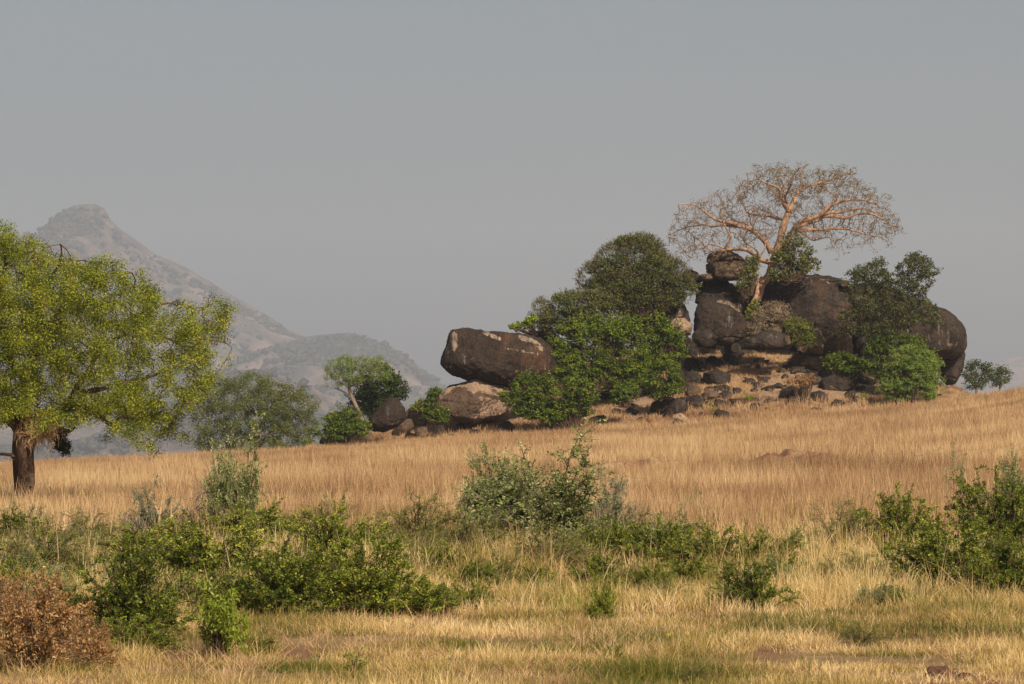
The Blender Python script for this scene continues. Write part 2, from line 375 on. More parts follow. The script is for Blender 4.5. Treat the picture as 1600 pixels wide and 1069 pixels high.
def make_scrub(grids, n, label):
    acc_V = []; acc_F = []; T = []
    V0, F0 = ICO1; c = 0
    for (D, PX, V), (m, s0, s1, lowbias) in zip(grids, n):
        r = rng.random(m) ** lowbias * (D.shape[0] - 22); q = rng.random(m) * (D.shape[1] - 1)
        pos = V[r.astype(int), q.astype(int)] + rng.normal(0, 5, (m, 3)) * [1, 1, 0]
        keep = (fbm(pos[:, :2], 1 / 190., 5, 3) + rng.normal(0, .16, m)) > .0
        top = r > (D.shape[0] - 22) * .97
        top |= pos[:, 2] > 400
        pos = pos[keep | top]; m2 = len(pos)
        size = s0 + (s1 - s0) * rng.random(m2) ** 2.5
        VV = V0[None] * (1 + rng.normal(0, .22, (m2, len(V0), 1))) * size[:, None, None] * np.array([1, 1, .7]) + pos[:, None] + [0, 0, 1] * (size * .3)[:, None, None]
        acc_V.append(VV.reshape(-1, 3)); acc_F.append((F0[None] + (np.arange(m2) * len(V0))[:, None, None] + c).reshape(-1, 3)); c += m2 * len(V0)
        T.append(np.repeat(rng.random(m2), len(F0)))
    o = mobj("hillside_scrub", np.concatenate(acc_V), np.concatenate(acc_F), leaf_mat("scrub", G((0.010, 0.013, 0.009), (0.022, 0.026, 0.016), (0.045, 0.045, 0.028)), transl=0, pscale=.01), tint=np.concatenate(T), smooth_f=True)
    tag(o, label, "scrub", kind="stuff")
g1 = make_mountain("mountain", [(-700, 560), (-400, 500), (-150, 490), (-60, 455), (0, 428), (40, 395), (66, 364), (84, 344), (100, 329), (120, 322), (150, 321), (163, 328), (170, 342), (182, 355), (205, 372), (240, 398), (290, 420), (340, 448), (380, 474), (430, 502), (470, 524), (520, 545), (570, 570), (650, 640), (720, 700), (800, 740)], 7600, 2600, 1200, -25, 2, 52)
g2 = make_mountain("mountain", [(250, 640), (330, 585), (400, 552), (440, 534), (480, 526), (510, 523), (545, 520), (580, 525), (610, 540), (640, 560), (670, 588), (690, 605), (720, 640), (760, 690), (820, 740)], 6900, 1700, 900, -25, 5, 34)
g3 = make_mountain("hill", [(-500, 640), (-100, 690), (60, 700), (120, 690), (200, 672), (270, 630), (320, 592), (360, 578), (410, 577), (450, 590), (490, 605), (540, 640), (600, 668), (700, 700), (800, 745)], 4600, 900, 900, -25, 8, 15)
g4 = make_mountain("mountain", [(1150, 700), (1300, 660), (1450, 620), (1530, 575), (1570, 562), (1640, 550), (1750, 560), (1900, 640)], 9300, 900, 400, -25, 11, 18)
make_scrub([g1, g2, g3], [(34000, 2.4, 9.5, .8), (13000, 2.4, 9.0, .8), (10000, 2.2, 7.0, 1)], "low grey-green scrub and trees dotted over the hazy mountain slopes")

# ------------------------------------------------------------------ rocks
def ico(n):
    b = bmesh.new(); bmesh.ops.create_icosphere(b, subdivisions=n, radius=1)
    b.verts.ensure_lookup_table()
    r = (np.array([v.co[:] for v in b.verts]), np.array([[v.index for v in f.verts] for f in b.faces])); b.free(); return r
ICO = {k: ico(k) for k in (3, 4, 5, 6)}
def rock(label, poly, d=None, depth=None, mat='rock', sub=5, rough=0.05, name="boulder", scars=(), seed=None, boxy=0.72, sink=0.0, cat="boulder", group=None, flat=0.0):
    poly = np.array(poly, float); cx, cy = (poly.min(0) + poly.max(0)) / 2
    w, h = np.ptp(poly, axis=0)
    if d is None: d = dist_at(cx, poly[:, 1].max() - 2) + 0.25 * w * 270 / FPX
    sc_ = d / FPX
    if depth is None: depth = 0.42 * w * sc_
    seed = seed if seed is not None else int(cx * 3 + cy)
    # radius against angle, sampled along the outline
    q = np.concatenate([poly, poly[:1]]); seg = []
    for a, b in zip(q[:-1], q[1:]): seg.append(a + (b - a) * np.linspace(0, 1, 24, endpoint=False)[:, None])
    s = np.concatenate(seg) - [cx, cy]; ang = np.arctan2(-s[:, 1], s[:, 0]); rad = np.hypot(*s.T)
    o_ = np.argsort(ang); A = ang[o_]; R = rad[o_]
    grid = np.linspace(-PI, PI, 361); Rg = np.interp(grid, A, R, period=2 * PI)
    Rg = np.convolve(np.pad(Rg[:-1], 4, mode='wrap'), np.ones(7) / 7, 'same')[4:-4]
    V0, F0 = ICO[sub]
    u = np.arctan2(V0[:, 2], V0[:, 0]); sv = np.hypot(V0[:, 0], V0[:, 2]); r = np.interp(u, grid[:-1], Rg, period=2 * PI)
    k = r * sv ** boxy * sc_
    V = np.c_[k * np.cos(u), np.sign(V0[:, 1]) * np.abs(V0[:, 1]) ** .8 * depth, k * np.sin(u)]
    size = (w + h) / 2 * sc_
    nrm = unit(V / np.array([w * sc_, depth * 2, h * sc_]) ** 2)
    lim = np.abs(V0[:, 1]) ** .5 * .8 + .2
    disp = fbm(V, 1.7 / size, seed, 2) * 1.8 * lim + fbm(V, 6 / size, seed + 3, 4, .55) * .7
    ridge = -np.abs(fbm(V * [1, 1, 1.6], 3.0 / size, seed + 8, 3)) * 1.2
    V = V + nrm * ((disp + ridge + .15) * rough * size)[:, None]
    rf = np.random.default_rng(seed + 77)          # broken faces
    ext = np.array([w * sc_ / 2, depth, h * sc_ / 2])
    soft = rough < .037
    for q in range(5 if soft else 14):
        nn = unit(rf.normal(0, 1, 3) * ([.32, .3, .38] if sub == 6 else [.75, .6, .75]) + [0, -.75, .1]); sup = np.linalg.norm(nn * ext) * rf.uniform(.70 if not soft else .78, .94)
        ex = V @ nn - sup; V = V - nn * (np.clip(ex, 0, None) * (.5 if soft else .8))[:, None]
    V = V + nrm * (fbm(V, 14 / size, seed + 13, 3, .6) * rough * size * .75)[:, None]
    # bedding steps and notches
    q = (V[:, 2] / size + .18 * fbm(V, 1.5 / size, seed + 31, 2) + .15 * V[:, 0] / size) * 3.1 + rf.random()
    notch = np.exp(-((q - np.round(q)) / .055) ** 2) * smooth(fbm(V, 1.2 / size, seed + 37, 2), .02, .25)
    V = V - nrm * (notch * size * .035)[:, None]
    base = P(cx, cy, d)
    pale = np.full(len(V), 0.0)
    if scars:
        W = V + base; px, row = proj(W)
        for sx in scars:
            pts, wd, amt = sx
            pts = np.array(pts, float); dm = np.full(len(V), 1e9)
            if len(pts) == 1: dm = np.hypot(px - pts[0, 0], row - pts[0, 1])
            for a, b in zip(pts[:-1], pts[1:]):
                ab = b - a; t = np.clip(((px - a[0]) * ab[0] + (row - a[1]) * ab[1]) / (ab @ ab), 0, 1)
                dm = np.minimum(dm, np.hypot(px - a[0] - t * ab[0], row - a[1] - t * ab[1]))
            pale = pale + amt * (1 - smooth(dm, wd * .6, wd * 1.3)) * (V[:, 1] < 0.3 * depth)
    org = base + [0, 0, -h / 2 * sc_ + 0]
    o = mobj(name, V + base, F0, M[mat], origin=org, smooth_f=True, vattr={"pale": pale})
    tag(o, label, cat, group)
    return o

rock("long dark boulder with pale vertical streaks jutting left over a tan base rock",
     [(703, 516), (722, 512), (760, 517), (800, 523), (846, 530), (866, 546), (870, 582), (840, 597), (800, 603), (755, 600), (728, 592), (702, 583), (687, 572), (688, 560), (696, 545), (701, 528)],
     d=264, depth=2.9, mat='rock_streak', sub=6, rough=.035, boxy=.6, scars=[([(757, 520), (780, 529)], 4, .9), ([(812, 527), (835, 533), (846, 545)], 5, .9), ([(790, 545), (815, 549), (845, 554)], 3, .8), ([(703, 525), (700, 570)], 12, .62), ([(722, 530), (735, 572)], 18, .56), ([(790, 570), (815, 580)], 16, .35)])
rock("low dark rock behind the right end of the jutting boulder", [(800, 532), (812, 522), (840, 518), (870, 521), (885, 540), (850, 552), (815, 545)], d=271, depth=1.6, scars=[([(815, 525), (850, 530)], 3, .6)])
rock("pale tan rounded rock carrying the jutting boulder, brown stain on its face",
     [(683, 645), (685, 618), (703, 606), (725, 600), (745, 591), (770, 597), (800, 607), (806, 632), (790, 652), (740, 660), (700, 660)],
     d=264, depth=3.0, mat='rock_pale', sub=6, rough=.04, boxy=.7, scars=[([(703, 636), (718, 622), (735, 634), (722, 648)], 16, -1.1), ([(735, 625), (748, 615)], 4, -.6), ([(748, 615), (790, 625)], 2, -.8)])
rock("dark wedge of rock squeezed under the left overhang", [(690, 614), (700, 603), (730, 597), (748, 597), (735, 606), (705, 616)], d=266, depth=1.5, sub=4)
rock("dark rounded rock behind the sapling left of the tan base rock", [(662, 634), (668, 621), (680, 613), (694, 616), (694, 640), (670, 642)], d=268, depth=.9, sub=4)
rock("grey-brown boulder sitting alone below the dark round bush, paler on its left", [(573, 668), (577, 655), (590, 637), (609, 620), (622, 623), (634, 641), (635, 654), (620, 668), (600, 675), (583, 675)], d=257.5, depth=1.1, mat='rock_streak', rough=.035, scars=[([(582, 658), (600, 632)], 12, .45)])  # the scar only makes the left of its face paler
rock("flat pale slab beneath the lone grey-brown boulder", [(556, 690), (562, 676), (578, 673), (588, 683), (584, 692)], depth=.6, mat='rock_tan', sub=4)
rock("dark wedge rock at the left foot of the low leafy bush", [(498, 692), (508, 672), (522, 664), (542, 660), (548, 694), (520, 698)], depth=.8, sub=4)
rock("slanting brown slab right of the lone boulder", [(610, 680), (618, 664), (634, 655), (650, 652), (648, 668), (630, 682)], depth=.6, mat='rock_tan', sub=4)
rock("brown lumpy outcrop under dry moss between lone boulder and sapling", [(628, 664), (632, 645), (645, 633), (662, 630), (674, 640), (672, 662), (650, 672)], depth=1.0, mat='rock_tan', sub=5, rough=.08)
rock("small upright dark stone below the sapling", [(675, 684), (678, 663), (687, 658), (697, 672), (694, 686)], depth=.35, sub=4)
rock("split slab lying between upright stone and brown outcrop", [(645, 682), (652, 668), (668, 666), (672, 678), (660, 686)], depth=.4, sub=4, mat='rock_tan')
rock("hump of dark stone in the grass left of the low leafy bushes", [(774, 676), (781, 662), (795, 657), (806, 668), (804, 680)], depth=.45, sub=4)
rock("low dark stone in the grass below the leafy bushes", [(915, 664), (922, 652), (943, 648), (953, 658), (945, 668), (925, 669)], depth=.6, sub=4)
rock("dark rock with rusty pale left edge behind the small round bush", [(934, 620), (943, 602), (962, 593), (1000, 589), (1016, 600), (1016, 626), (975, 630), (945, 630)], depth=1.0, scars=[([(940, 612), (955, 600)], 6, .5)])
rock("thin dark slab lying right of the small round bush", [(968, 635), (980, 628), (1003, 634), (1000, 641), (975, 642)], depth=.35, sub=4)
rock("tilted dark boulder, left one of a leaning pair", [(1014, 648), (1017, 632), (1033, 620), (1056, 617), (1053, 632), (1035, 646), (1022, 652)], depth=.7, mat='rock_streak')
rock("tilted rust-edged boulder, right one of a leaning pair", [(1034, 652), (1044, 636), (1060, 620), (1078, 624), (1074, 640), (1058, 652), (1042, 656)], depth=.7, mat='rock_streak', scars=[([(1066, 628), (1072, 636)], 3, .4)])
rock("pale broken stone in the grass under the leaning pair", [(1045, 662), (1052, 648), (1066, 645), (1076, 655), (1070, 664)], depth=.45, mat='rock_pale', sub=4)
rock("broad low rock right of the leaning pair", [(1068, 634), (1073, 620), (1090, 617), (1104, 625), (1102, 636), (1085, 639)], depth=.6)
rock("wide smooth dark rock in the middle of the stony slope", [(1096, 602), (1099, 583), (1116, 577), (1134, 582), (1143, 592), (1140, 604), (1115, 606)], depth=.9)
rock("dark boulder left of the wide smooth rock", [(1066, 600), (1070, 583), (1083, 579), (1096, 586), (1098, 600), (1080, 606)], depth=.7)
rock("slanting brown ledge below the dark boulder", [(1068, 620), (1076, 604), (1090, 602), (1097, 612), (1088, 622)], depth=.6, mat='rock_tan', sub=4)
rock("tall dark slab leaning by the leafy bushes", [(1064, 556), (1066, 528), (1074, 524), (1086, 540), (1095, 556), (1088, 562), (1076, 554)], d=267, depth=.6)
rock("rounded dark rock beneath the leaning slab", [(1068, 576), (1070, 560), (1085, 558), (1098, 568), (1101, 576), (1085, 580)], depth=.6)
rock("narrow dark rock at the right edge of the leafy bushes", [(1052, 598), (1055, 580), (1062, 572), (1070, 586), (1070, 598)], depth=.5, sub=4)
rock("big egg-shaped dark boulder below the cracked block", [(1084, 518), (1085, 490), (1092, 474), (1108, 466), (1130, 467), (1150, 478), (1162, 495), (1168, 514), (1160, 530), (1140, 540), (1110, 536)], d=271, depth=2.0, sub=6, rough=.03, scars=[([(1103, 484), (1102, 505)], 2.5, .35), ([(1108, 490), (1107, 500)], 1.5, .4), ([(1122, 470), (1140, 474), (1154, 484)], 3.5, .7), ([(1154, 484), (1164, 504)], 1.8, .5)])
rock("cracked domed block under the perched layered rock", [(1086, 475), (1089, 452), (1098, 441), (1115, 436), (1135, 439), (1152, 450), (1164, 466), (1171, 490), (1169, 506), (1150, 490), (1120, 478)], d=275.5, depth=1.7, sub=6, rough=.045, scars=[([(1090, 450), (1098, 443), (1112, 440)], 4, .6), ([(1128, 467), (1145, 474), (1155, 478)], 4, .65), ([(1152, 476), (1164, 500)], 2, .6)])
rock("brown rock shelf behind the dead-looking trunk", [(1140, 470), (1140, 445), (1158, 436), (1180, 445), (1188, 480), (1180, 520), (1160, 510)], d=277, depth=1.6, mat='rock_tan')
rock("low brown rock at the foot of the egg-shaped boulder", [(1077, 528), (1079, 514), (1092, 508), (1110, 518), (1126, 532), (1120, 544), (1092, 542)], d=269.5, depth=.9, scars=[([(1100, 515), (1112, 526)], 1.5, .4)])
rock("tan banded block perched on the summit", [(1101, 424), (1103, 413), (1117, 410), (1140, 404), (1160, 408), (1171, 418), (1170, 430), (1155, 438), (1125, 438), (1113, 434)], d=274, depth=1.3, mat='rock_tan', sub=6, rough=.05, scars=[([(1155, 420), (1153, 432)], 3, .3), ([(1112, 424), (1118, 430)], 3, -.9)])
rock("weathered cap stone on top of the perched block", [(1103, 409), (1105, 399), (1114, 394), (1135, 393), (1152, 397), (1163, 406), (1168, 415), (1150, 410), (1125, 411), (1110, 413)], d=274, depth=1.25, mat='rock_tan', sub=6, rough=.06, scars=[([(1112, 402), (1140, 402)], 4, -.6), ([(1107, 409), (1130, 410)], 2.5, .6)])
rock("dark rounded knob left of the summit rock", [(1064, 436), (1069, 425), (1080, 421), (1091, 427), (1096, 442), (1088, 456), (1068, 452)], d=275, depth=.9)
rock("flat tan slabs beside the perched rock", [(1088, 441), (1092, 430), (1105, 427), (1118, 428), (1118, 437), (1100, 441)], d=274, depth=.7, mat='rock_tan', sub=4)
rock("dark boulder with a white scar half hidden by the olive bush", [(984, 505), (994, 483), (1018, 466), (1048, 463), (1070, 478), (1080, 500), (1076, 520), (1040, 530), (1000, 525)], d=274, depth=2.0, sub=6, rough=.035, scars=[([(1060, 484), (1063, 492)], 4, .9), ([(1045, 498), (1070, 504)], 4, .6)])
rock("pale cracked rocks right of the scarred dark boulder", [(1040, 512), (1046, 500), (1070, 496), (1082, 506), (1080, 524), (1055, 526)], d=270.5, depth=.9, mat='rock_pale')
rock("huge smooth dark boulder under the spreading tree", [(1190, 505), (1186, 470), (1190, 446), (1200, 434), (1220, 430), (1262, 430), (1300, 434), (1332, 446), (1345, 480), (1340, 520), (1300, 532), (1240, 530), (1205, 525)], d=276, depth=3.0, sub=6, rough=.032, boxy=.6, scars=[([(1262, 433), (1290, 439), (1304, 445)], 3.5, .6), ([(1268, 445), (1276, 462)], 2, .35), ([(1284, 504)], 2, .6)])
rock("long dark whaleback boulder ending in a blunt overhang at the right", [(1296, 540), (1300, 470), (1320, 448), (1365, 446), (1410, 460), (1450, 477), (1480, 488), (1500, 503), (1509, 522), (1509, 542), (1496, 557), (1465, 560), (1420, 562), (1350, 562)], d=277, depth=3.4, sub=6, rough=.032, boxy=.6, scars=[([(1483, 537), (1487, 539)], 3, .7), ([(1462, 534), (1490, 542)], 3, .3), ([(1440, 480), (1455, 484)], 3, .5)])
rock("dark undercut pillar below the blunt right overhang", [(1462, 560), (1475, 545), (1500, 545), (1508, 552), (1504, 580), (1492, 600), (1478, 602), (1468, 590)], d=278, depth=1.5, boxy=.7, rough=.03)
rock("brown end stone on top of the huge boulder", [(1312, 446), (1313, 440), (1320, 437), (1327, 441), (1327, 448), (1319, 451)], d=274.2, depth=.5, mat='rock_tan', sub=4)
rock("thin dark slab lying on top of the huge boulder", [(1265, 437), (1270, 431), (1295, 431), (1318, 437), (1316, 445), (1290, 441)], d=274.9, depth=.7, sub=4, scars=[([(1270, 436), (1300, 440)], 2, .5)])
rock("tan rock face below the huge boulder, left part", [(1254, 552), (1256, 520), (1266, 511), (1284, 512), (1288, 535), (1284, 555)], d=271.6, depth=1.4, mat='rock_tan', rough=.06)
rock("tan rock face with dark seams below the huge boulder, right part", [(1280, 556), (1282, 522), (1296, 510), (1318, 514), (1332, 530), (1334, 556)], d=272, depth=1.5, mat='rock_tan', rough=.06)
rock("shadowed brown rock behind the thin right tree", [(1322, 566), (1326, 530), (1360, 520), (1420, 526), (1470, 545), (1470, 580), (1380, 580)], d=274.5, depth=1.6, rough=.05)
rock("flat-topped dark slab with a rusty orange right end", [(1156, 545), (1165, 530), (1190, 519), (1216, 518), (1231, 525), (1234, 537), (1226, 547), (1180, 547)], d=268.5, depth=1.1, rough=.035, sub=6, boxy=.6)
rock("rusty orange broken stone at the slab's right end", [(1224, 540), (1226, 526), (1231, 523), (1236, 534), (1234, 541)], d=267.8, depth=.35, mat='rock_orange' if 'rock_orange' in M else 'rock_tan', sub=4)
rock("long dark rock lying left of the rusty slab", [(1128, 552), (1130, 537), (1142, 532), (1160, 540), (1180, 551), (1175, 559), (1150, 558)], depth=.8)
rock("dark block right of the rusty slab", [(1232, 550), (1236, 538), (1262, 538), (1266, 550), (1250, 554)], depth=.6, sub=4)
rock("wide grey-brown ledge above the dry grass", [(1228, 572), (1234, 555), (1262, 552), (1288, 556), (1300, 575), (1270, 582)], depth=1.0, mat='rock_tan', scars=[([(1250, 565), (1280, 570)], 8, -.5)])
rock("sloping dark ledge right of the grey-brown ledge", [(1284, 574), (1290, 556), (1320, 553), (1346, 560), (1340, 576), (1305, 582)], depth=.9)
rock("square dark stone on the right of the slope", [(1276, 592), (1279, 578), (1297, 573), (1305, 581), (1300, 592)], depth=.5, sub=4)
rock("wide cracked dark rock by the low green shrubs", [(1277, 608), (1284, 590), (1308, 582), (1334, 590), (1345, 604), (1320, 614), (1290, 614)], depth=.9)
rock("humped dark rock, left of two by the grass edge", [(1217, 620), (1221, 607), (1238, 601), (1257, 605), (1266, 616), (1258, 624), (1232, 624)], depth=.7)
rock("humped dark rock, right of two by the grass edge", [(1262, 627), (1267, 613), (1281, 609), (1295, 617), (1296, 627), (1278, 631)], depth=.5, sub=4)
rock("flat dark stone above the humped rocks", [(1229, 581), (1238, 573), (1257, 573), (1260, 580), (1245, 584)], depth=.5, sub=4)
rock("small block with a pale side left of the humped rocks", [(1210, 607), (1213, 598), (1223, 599), (1224, 608)], depth=.25, sub=3, mat='rock_streak')
rock("round black stone in the middle of the slope", [(1142, 615), (1145, 606), (1155, 604), (1161, 611), (1157, 618)], depth=.3, sub=4)
rock("pointed black stone left of the round black stone", [(1112, 618), (1115, 608), (1121, 607), (1123, 617)], depth=.2, sub=3)
rock("dark pyramid stone in the rubble under the egg-shaped boulder", [(1116, 578), (1118, 565), (1125, 560), (1136, 573), (1132, 580)], depth=.4, sub=4)
rock("jagged dark stone left in the rubble under the egg-shaped boulder", [(1102, 572), (1104, 560), (1116, 555), (1126, 562), (1118, 572)], depth=.5, sub=4)
rock("long flat brown stone beside the middle rubble", [(1108, 612), (1116, 602), (1140, 602), (1144, 610), (1128, 614)], depth=.5, sub=4)

def scatter_stones(n):
    protos = []
    for k in range(6):
        V0, F0 = ICO[3]; V = V0 * [1, .8, .6]; rq = np.random.default_rng(k)
        for q in range(12):
            nn = unit(rq.normal(0, 1, 3)); V = V - nn * np.clip(V @ nn - np.linalg.norm(nn * [1, .8, .6]) * rq.uniform(.5, .85), 0, None)[:, None]
        V = V * (1 + .55 * fbm(V0, 1.2, 60 + k, 3)[:, None] - .35 * np.abs(fbm(V0, 2.5, 80 + k, 2))[:, None])
        protos.append([mesh_data("slope_stone", V, F0, M[m], smooth_f=True, vattr={"pale": np.zeros(len(V))}) for m in ('rock', 'rock_tan')])
    c = 0; r = np.random.default_rng(12)
    regions = [(1060, 1360, 560, 652, .62), (600, 800, 655, 690, .12), (880, 1060, 640, 668, .08), (1340, 1480, 600, 640, .06), (1090, 1200, 545, 600, .12)]
    while c < n:
        g = regions[r.choice(5, p=[g[4] for g in regions])]
        px = r.uniform(g[0], g[1]); row = r.uniform(g[2], g[3]); loc = G0(px, row)
        if loc[1] > 285 or loc[1] < 255.5: continue
        s = .10 + .42 * r.random() ** 3
        o = bpy.data.objects.new("slope_stone", protos[r.integers(6)][int(r.random() < .4)]); col.objects.link(o)
        o.location = loc + [0, 0, .15 * s]; o.scale = (s * r.uniform(.8, 1.5), s, s * r.uniform(.6, 1.1)); o.rotation_euler = (r.uniform(-.3, .3), r.uniform(-.3, .3), r.uniform(0, 6))
        tag(o, "small brown stone lying loose on the dry kopje slope", "stone", "loose stones on the kopje slope"); c += 1
scatter_stones(215)
def strewn_boulders():
    r = np.random.default_rng(5)
    spots = [(1082, 640), (1108, 625), (1128, 638), (1150, 632), (1126, 592), (1165, 575), (1190, 588), (1208, 578), (1172, 600), (1200, 630), (1240, 632), (1310, 634), (1335, 628), (1092, 572), (1110, 545), (1140, 565), (1128, 655), (1182, 640), (890, 662), (1005, 660), (990, 648), (640, 688), (616, 690), (705, 684), (745, 680), (720, 668), (860, 672), (1060, 668), (1290, 560), (1325, 590), (1350, 600)]
    q = np.random.default_rng(44)
    spots += [(q.uniform(1062, 1235), q.uniform(548, 652)) for _ in range(46)] + [(q.uniform(1235, 1350), q.uniform(585, 640)) for _ in range(12)]
    for k, (px, row) in enumerate(spots):
        g = G0(px, row); V0, F0 = ICO[4]; V = V0 * [1, .75, .55]
        for q in range(11):
            nn = unit(r.normal(0, 1, 3)); V = V - nn * np.clip(V @ nn - np.linalg.norm(nn * [1, .75, .55]) * r.uniform(.5, .88), 0, None)[:, None]
        V = V * (1 + .25 * fbm(V0, 2.2, k, 4)[:, None]); sz = r.uniform(.26, .50) if k > 30 else r.uniform(.32, .72); a = r.uniform(-.35, .35); c_, s_ = math.cos(a), math.sin(a)
        V = V * sz; V = np.c_[V[:, 0] * c_ - V[:, 2] * s_, V[:, 1], V[:, 0] * s_ + V[:, 2] * c_] + [0, 0, sz * .22]
        tag(mobj("boulder", V + g, F0, M[('rock', 'rock', 'rock_tan', 'rock_streak')[r.integers(4)]], origin=g, smooth_f=True, vattr={"pale": np.zeros(len(V))}), "knee-high angular boulder half sunk in the kopje's lower slope", "boulder", "knee-high boulders strewn over the kopje slope")
strewn_boulders()

# ------------------------------------------------------------------ plant builders
def leaves_block(C, n, length, width, tint, r=rng, along=None):
    """one rhombus leaf per centre C, facing n"""
    m = len(C); a = along if along is not None else r.normal(0, 1, (m, 3))
    a = unit(a - n * np.sum(a * n, 1, keepdims=True)); b = np.cross(n, a)
    L_ = (np.broadcast_to(length, (m,)) * r.uniform(.7, 1.3, m))[:, None] / 2; W_ = (np.broadcast_to(width, (m,)) * r.uniform(.7, 1.3, m))[:, None] / 2
    V = np.stack([C - a * L_, C + b * W_ - a * L_ * .15, C + a * L_, C - b * W_ - a * L_ * .15], 1).reshape(-1, 3)
    F = np.arange(4 * m).reshape(m, 4)
    return V, F, tint
def tube(acc, pts, rad, sides=7, flute=0.0, seed=0):
    pts = np.asarray(pts, float); n = len(pts)
    tg = unit(np.gradient(pts, axis=0)); ref = np.array([0.31, 0.87, 0.38]) if abs(tg[:, 1]).mean() < .7 else np.array([1., 0, 0])
    a = unit(np.cross(tg, ref)); b = np.cross(tg, a)
    th = np.linspace(0, 2 * PI, sides, endpoint=False)
    R = np.asarray(rad, float)[:, None] * np.ones(sides)[None]
    if flute: R = R * (1 + flute * np.cos(th * 3 + 1 + seed)[None] * .5 + flute * np.cos(th * 7 + seed + np.linspace(0, 2, n)[:, None]) * .35)
    V = pts[:, None] + (a[:, None] * np.cos(th)[None, :, None] + b[:, None] * np.sin(th)[None, :, None]) * R[..., None]
    i = np.arange(n * sides).reshape(n, sides)
    F = np.stack([i[:-1], np.roll(i[:-1], -1, 1), np.roll(i[1:], -1, 1), i[1:]], -1).reshape(-1, 4)
    acc.add(V.reshape(-1, 3), F)
def segs(acc, A, B, ra, rb, sides=4):
    """many separate tapered twigs at once"""
    m = len(A); t = unit(B - A); ref = np.where(np.abs(t[:, 2:3]) < .8, [[0, 0, 1.]], [[1., 0, 0]])
    a = unit(np.cross(t, ref)); b = np.cross(t, a); th = np.linspace(0, 2 * PI, sides, endpoint=False)
    ring = a[:, None] * np.cos(th)[None, :, None] + b[:, None] * np.sin(th)[None, :, None]
    V = np.concatenate([A[:, None] + ring * np.asarray(ra).reshape(-1, 1, 1), B[:, None] + ring * np.asarray(rb).reshape(-1, 1, 1)], 1)
    k = np.arange(sides); f = np.stack([k, (k + 1) % sides, (k + 1) % sides + sides, k + sides], -1)
    F = (f[None] + (np.arange(m) * 2 * sides)[:, None, None]).reshape(-1, 4)
    acc.add(V.reshape(-1, 3), F)
def spline(pts, step):
    p = np.asarray(pts, float); q = np.concatenate([2 * p[:1] - p[1:2], p, 2 * p[-1:] - p[-2:-1]]); out = []
    for i in range(1, len(q) - 2):
        n = max(2, int(np.linalg.norm(q[i + 1][:3] - q[i][:3]) / step)); t = np.linspace(0, 1, n, endpoint=False)[:, None]
        out.append(.5 * (2 * q[i] + (q[i + 1] - q[i - 1]) * t + (2 * q[i - 1] - 5 * q[i] + 4 * q[i + 1] - q[i + 2]) * t ** 2 + (3 * q[i] - q[i - 1] - 3 * q[i + 1] + q[i + 2]) * t ** 3))
    out.append(p[-1:]); return np.concatenate(out)
def inpoly(px, py, poly):
    poly = np.asarray(poly, float); r = np.zeros(len(px), bool); j = len(poly) - 1
    for i in range(len(poly)):
        xi, yi = poly[i]; xj, yj = poly[j]
        c = ((yi > py) != (yj > py)) & (px < (xj - xi) * (py - yi) / (yj - yi + 1e-12) + xi); r ^= c; j = i
    return r
def colonize(att, nodes0, step, infl, kill, iters=90, jit=.3, trop=(0, 0, 0), r=rng):
    """space colonisation: grow twigs from the limbs towards points spread through the crown"""
    N = [nodes0]; par = [np.full(len(nodes0), -1)]; cnt = len(nodes0)
    best = np.full(len(att), 1e9); bi = np.zeros(len(att), int)
    def upd(new, off):
        for s in range(0, len(new), 400):
            ch = new[s:s + 400]; D = np.linalg.norm(att[:, None] - ch[None], axis=2); k = D.argmin(1); dm = D[np.arange(len(att)), k]
            m = dm < best; best[m] = dm[m]; bi[m] = k[m] + s + off
    upd(nodes0, 0); alive = np.ones(len(att), bool); alive &= best > kill
    for it in range(iters):
        act = alive & (best < infl)
        if not act.any(): break
        allN = np.concatenate(N) if it % 1 == 0 else allN
        u, inv = np.unique(bi[act], return_inverse=True)
        dv = unit(att[act] - allN[bi[act]]); S = np.zeros((len(u), 3)); np.add.at(S, inv, dv)
        new = allN[u] + step * unit(unit(S) + r.normal(0, jit, S.shape) + trop)
        N.append(new); par.append(u); upd(new, cnt); cnt += len(new)
        alive &= best > kill
    return np.concatenate(N), np.concatenate(par)
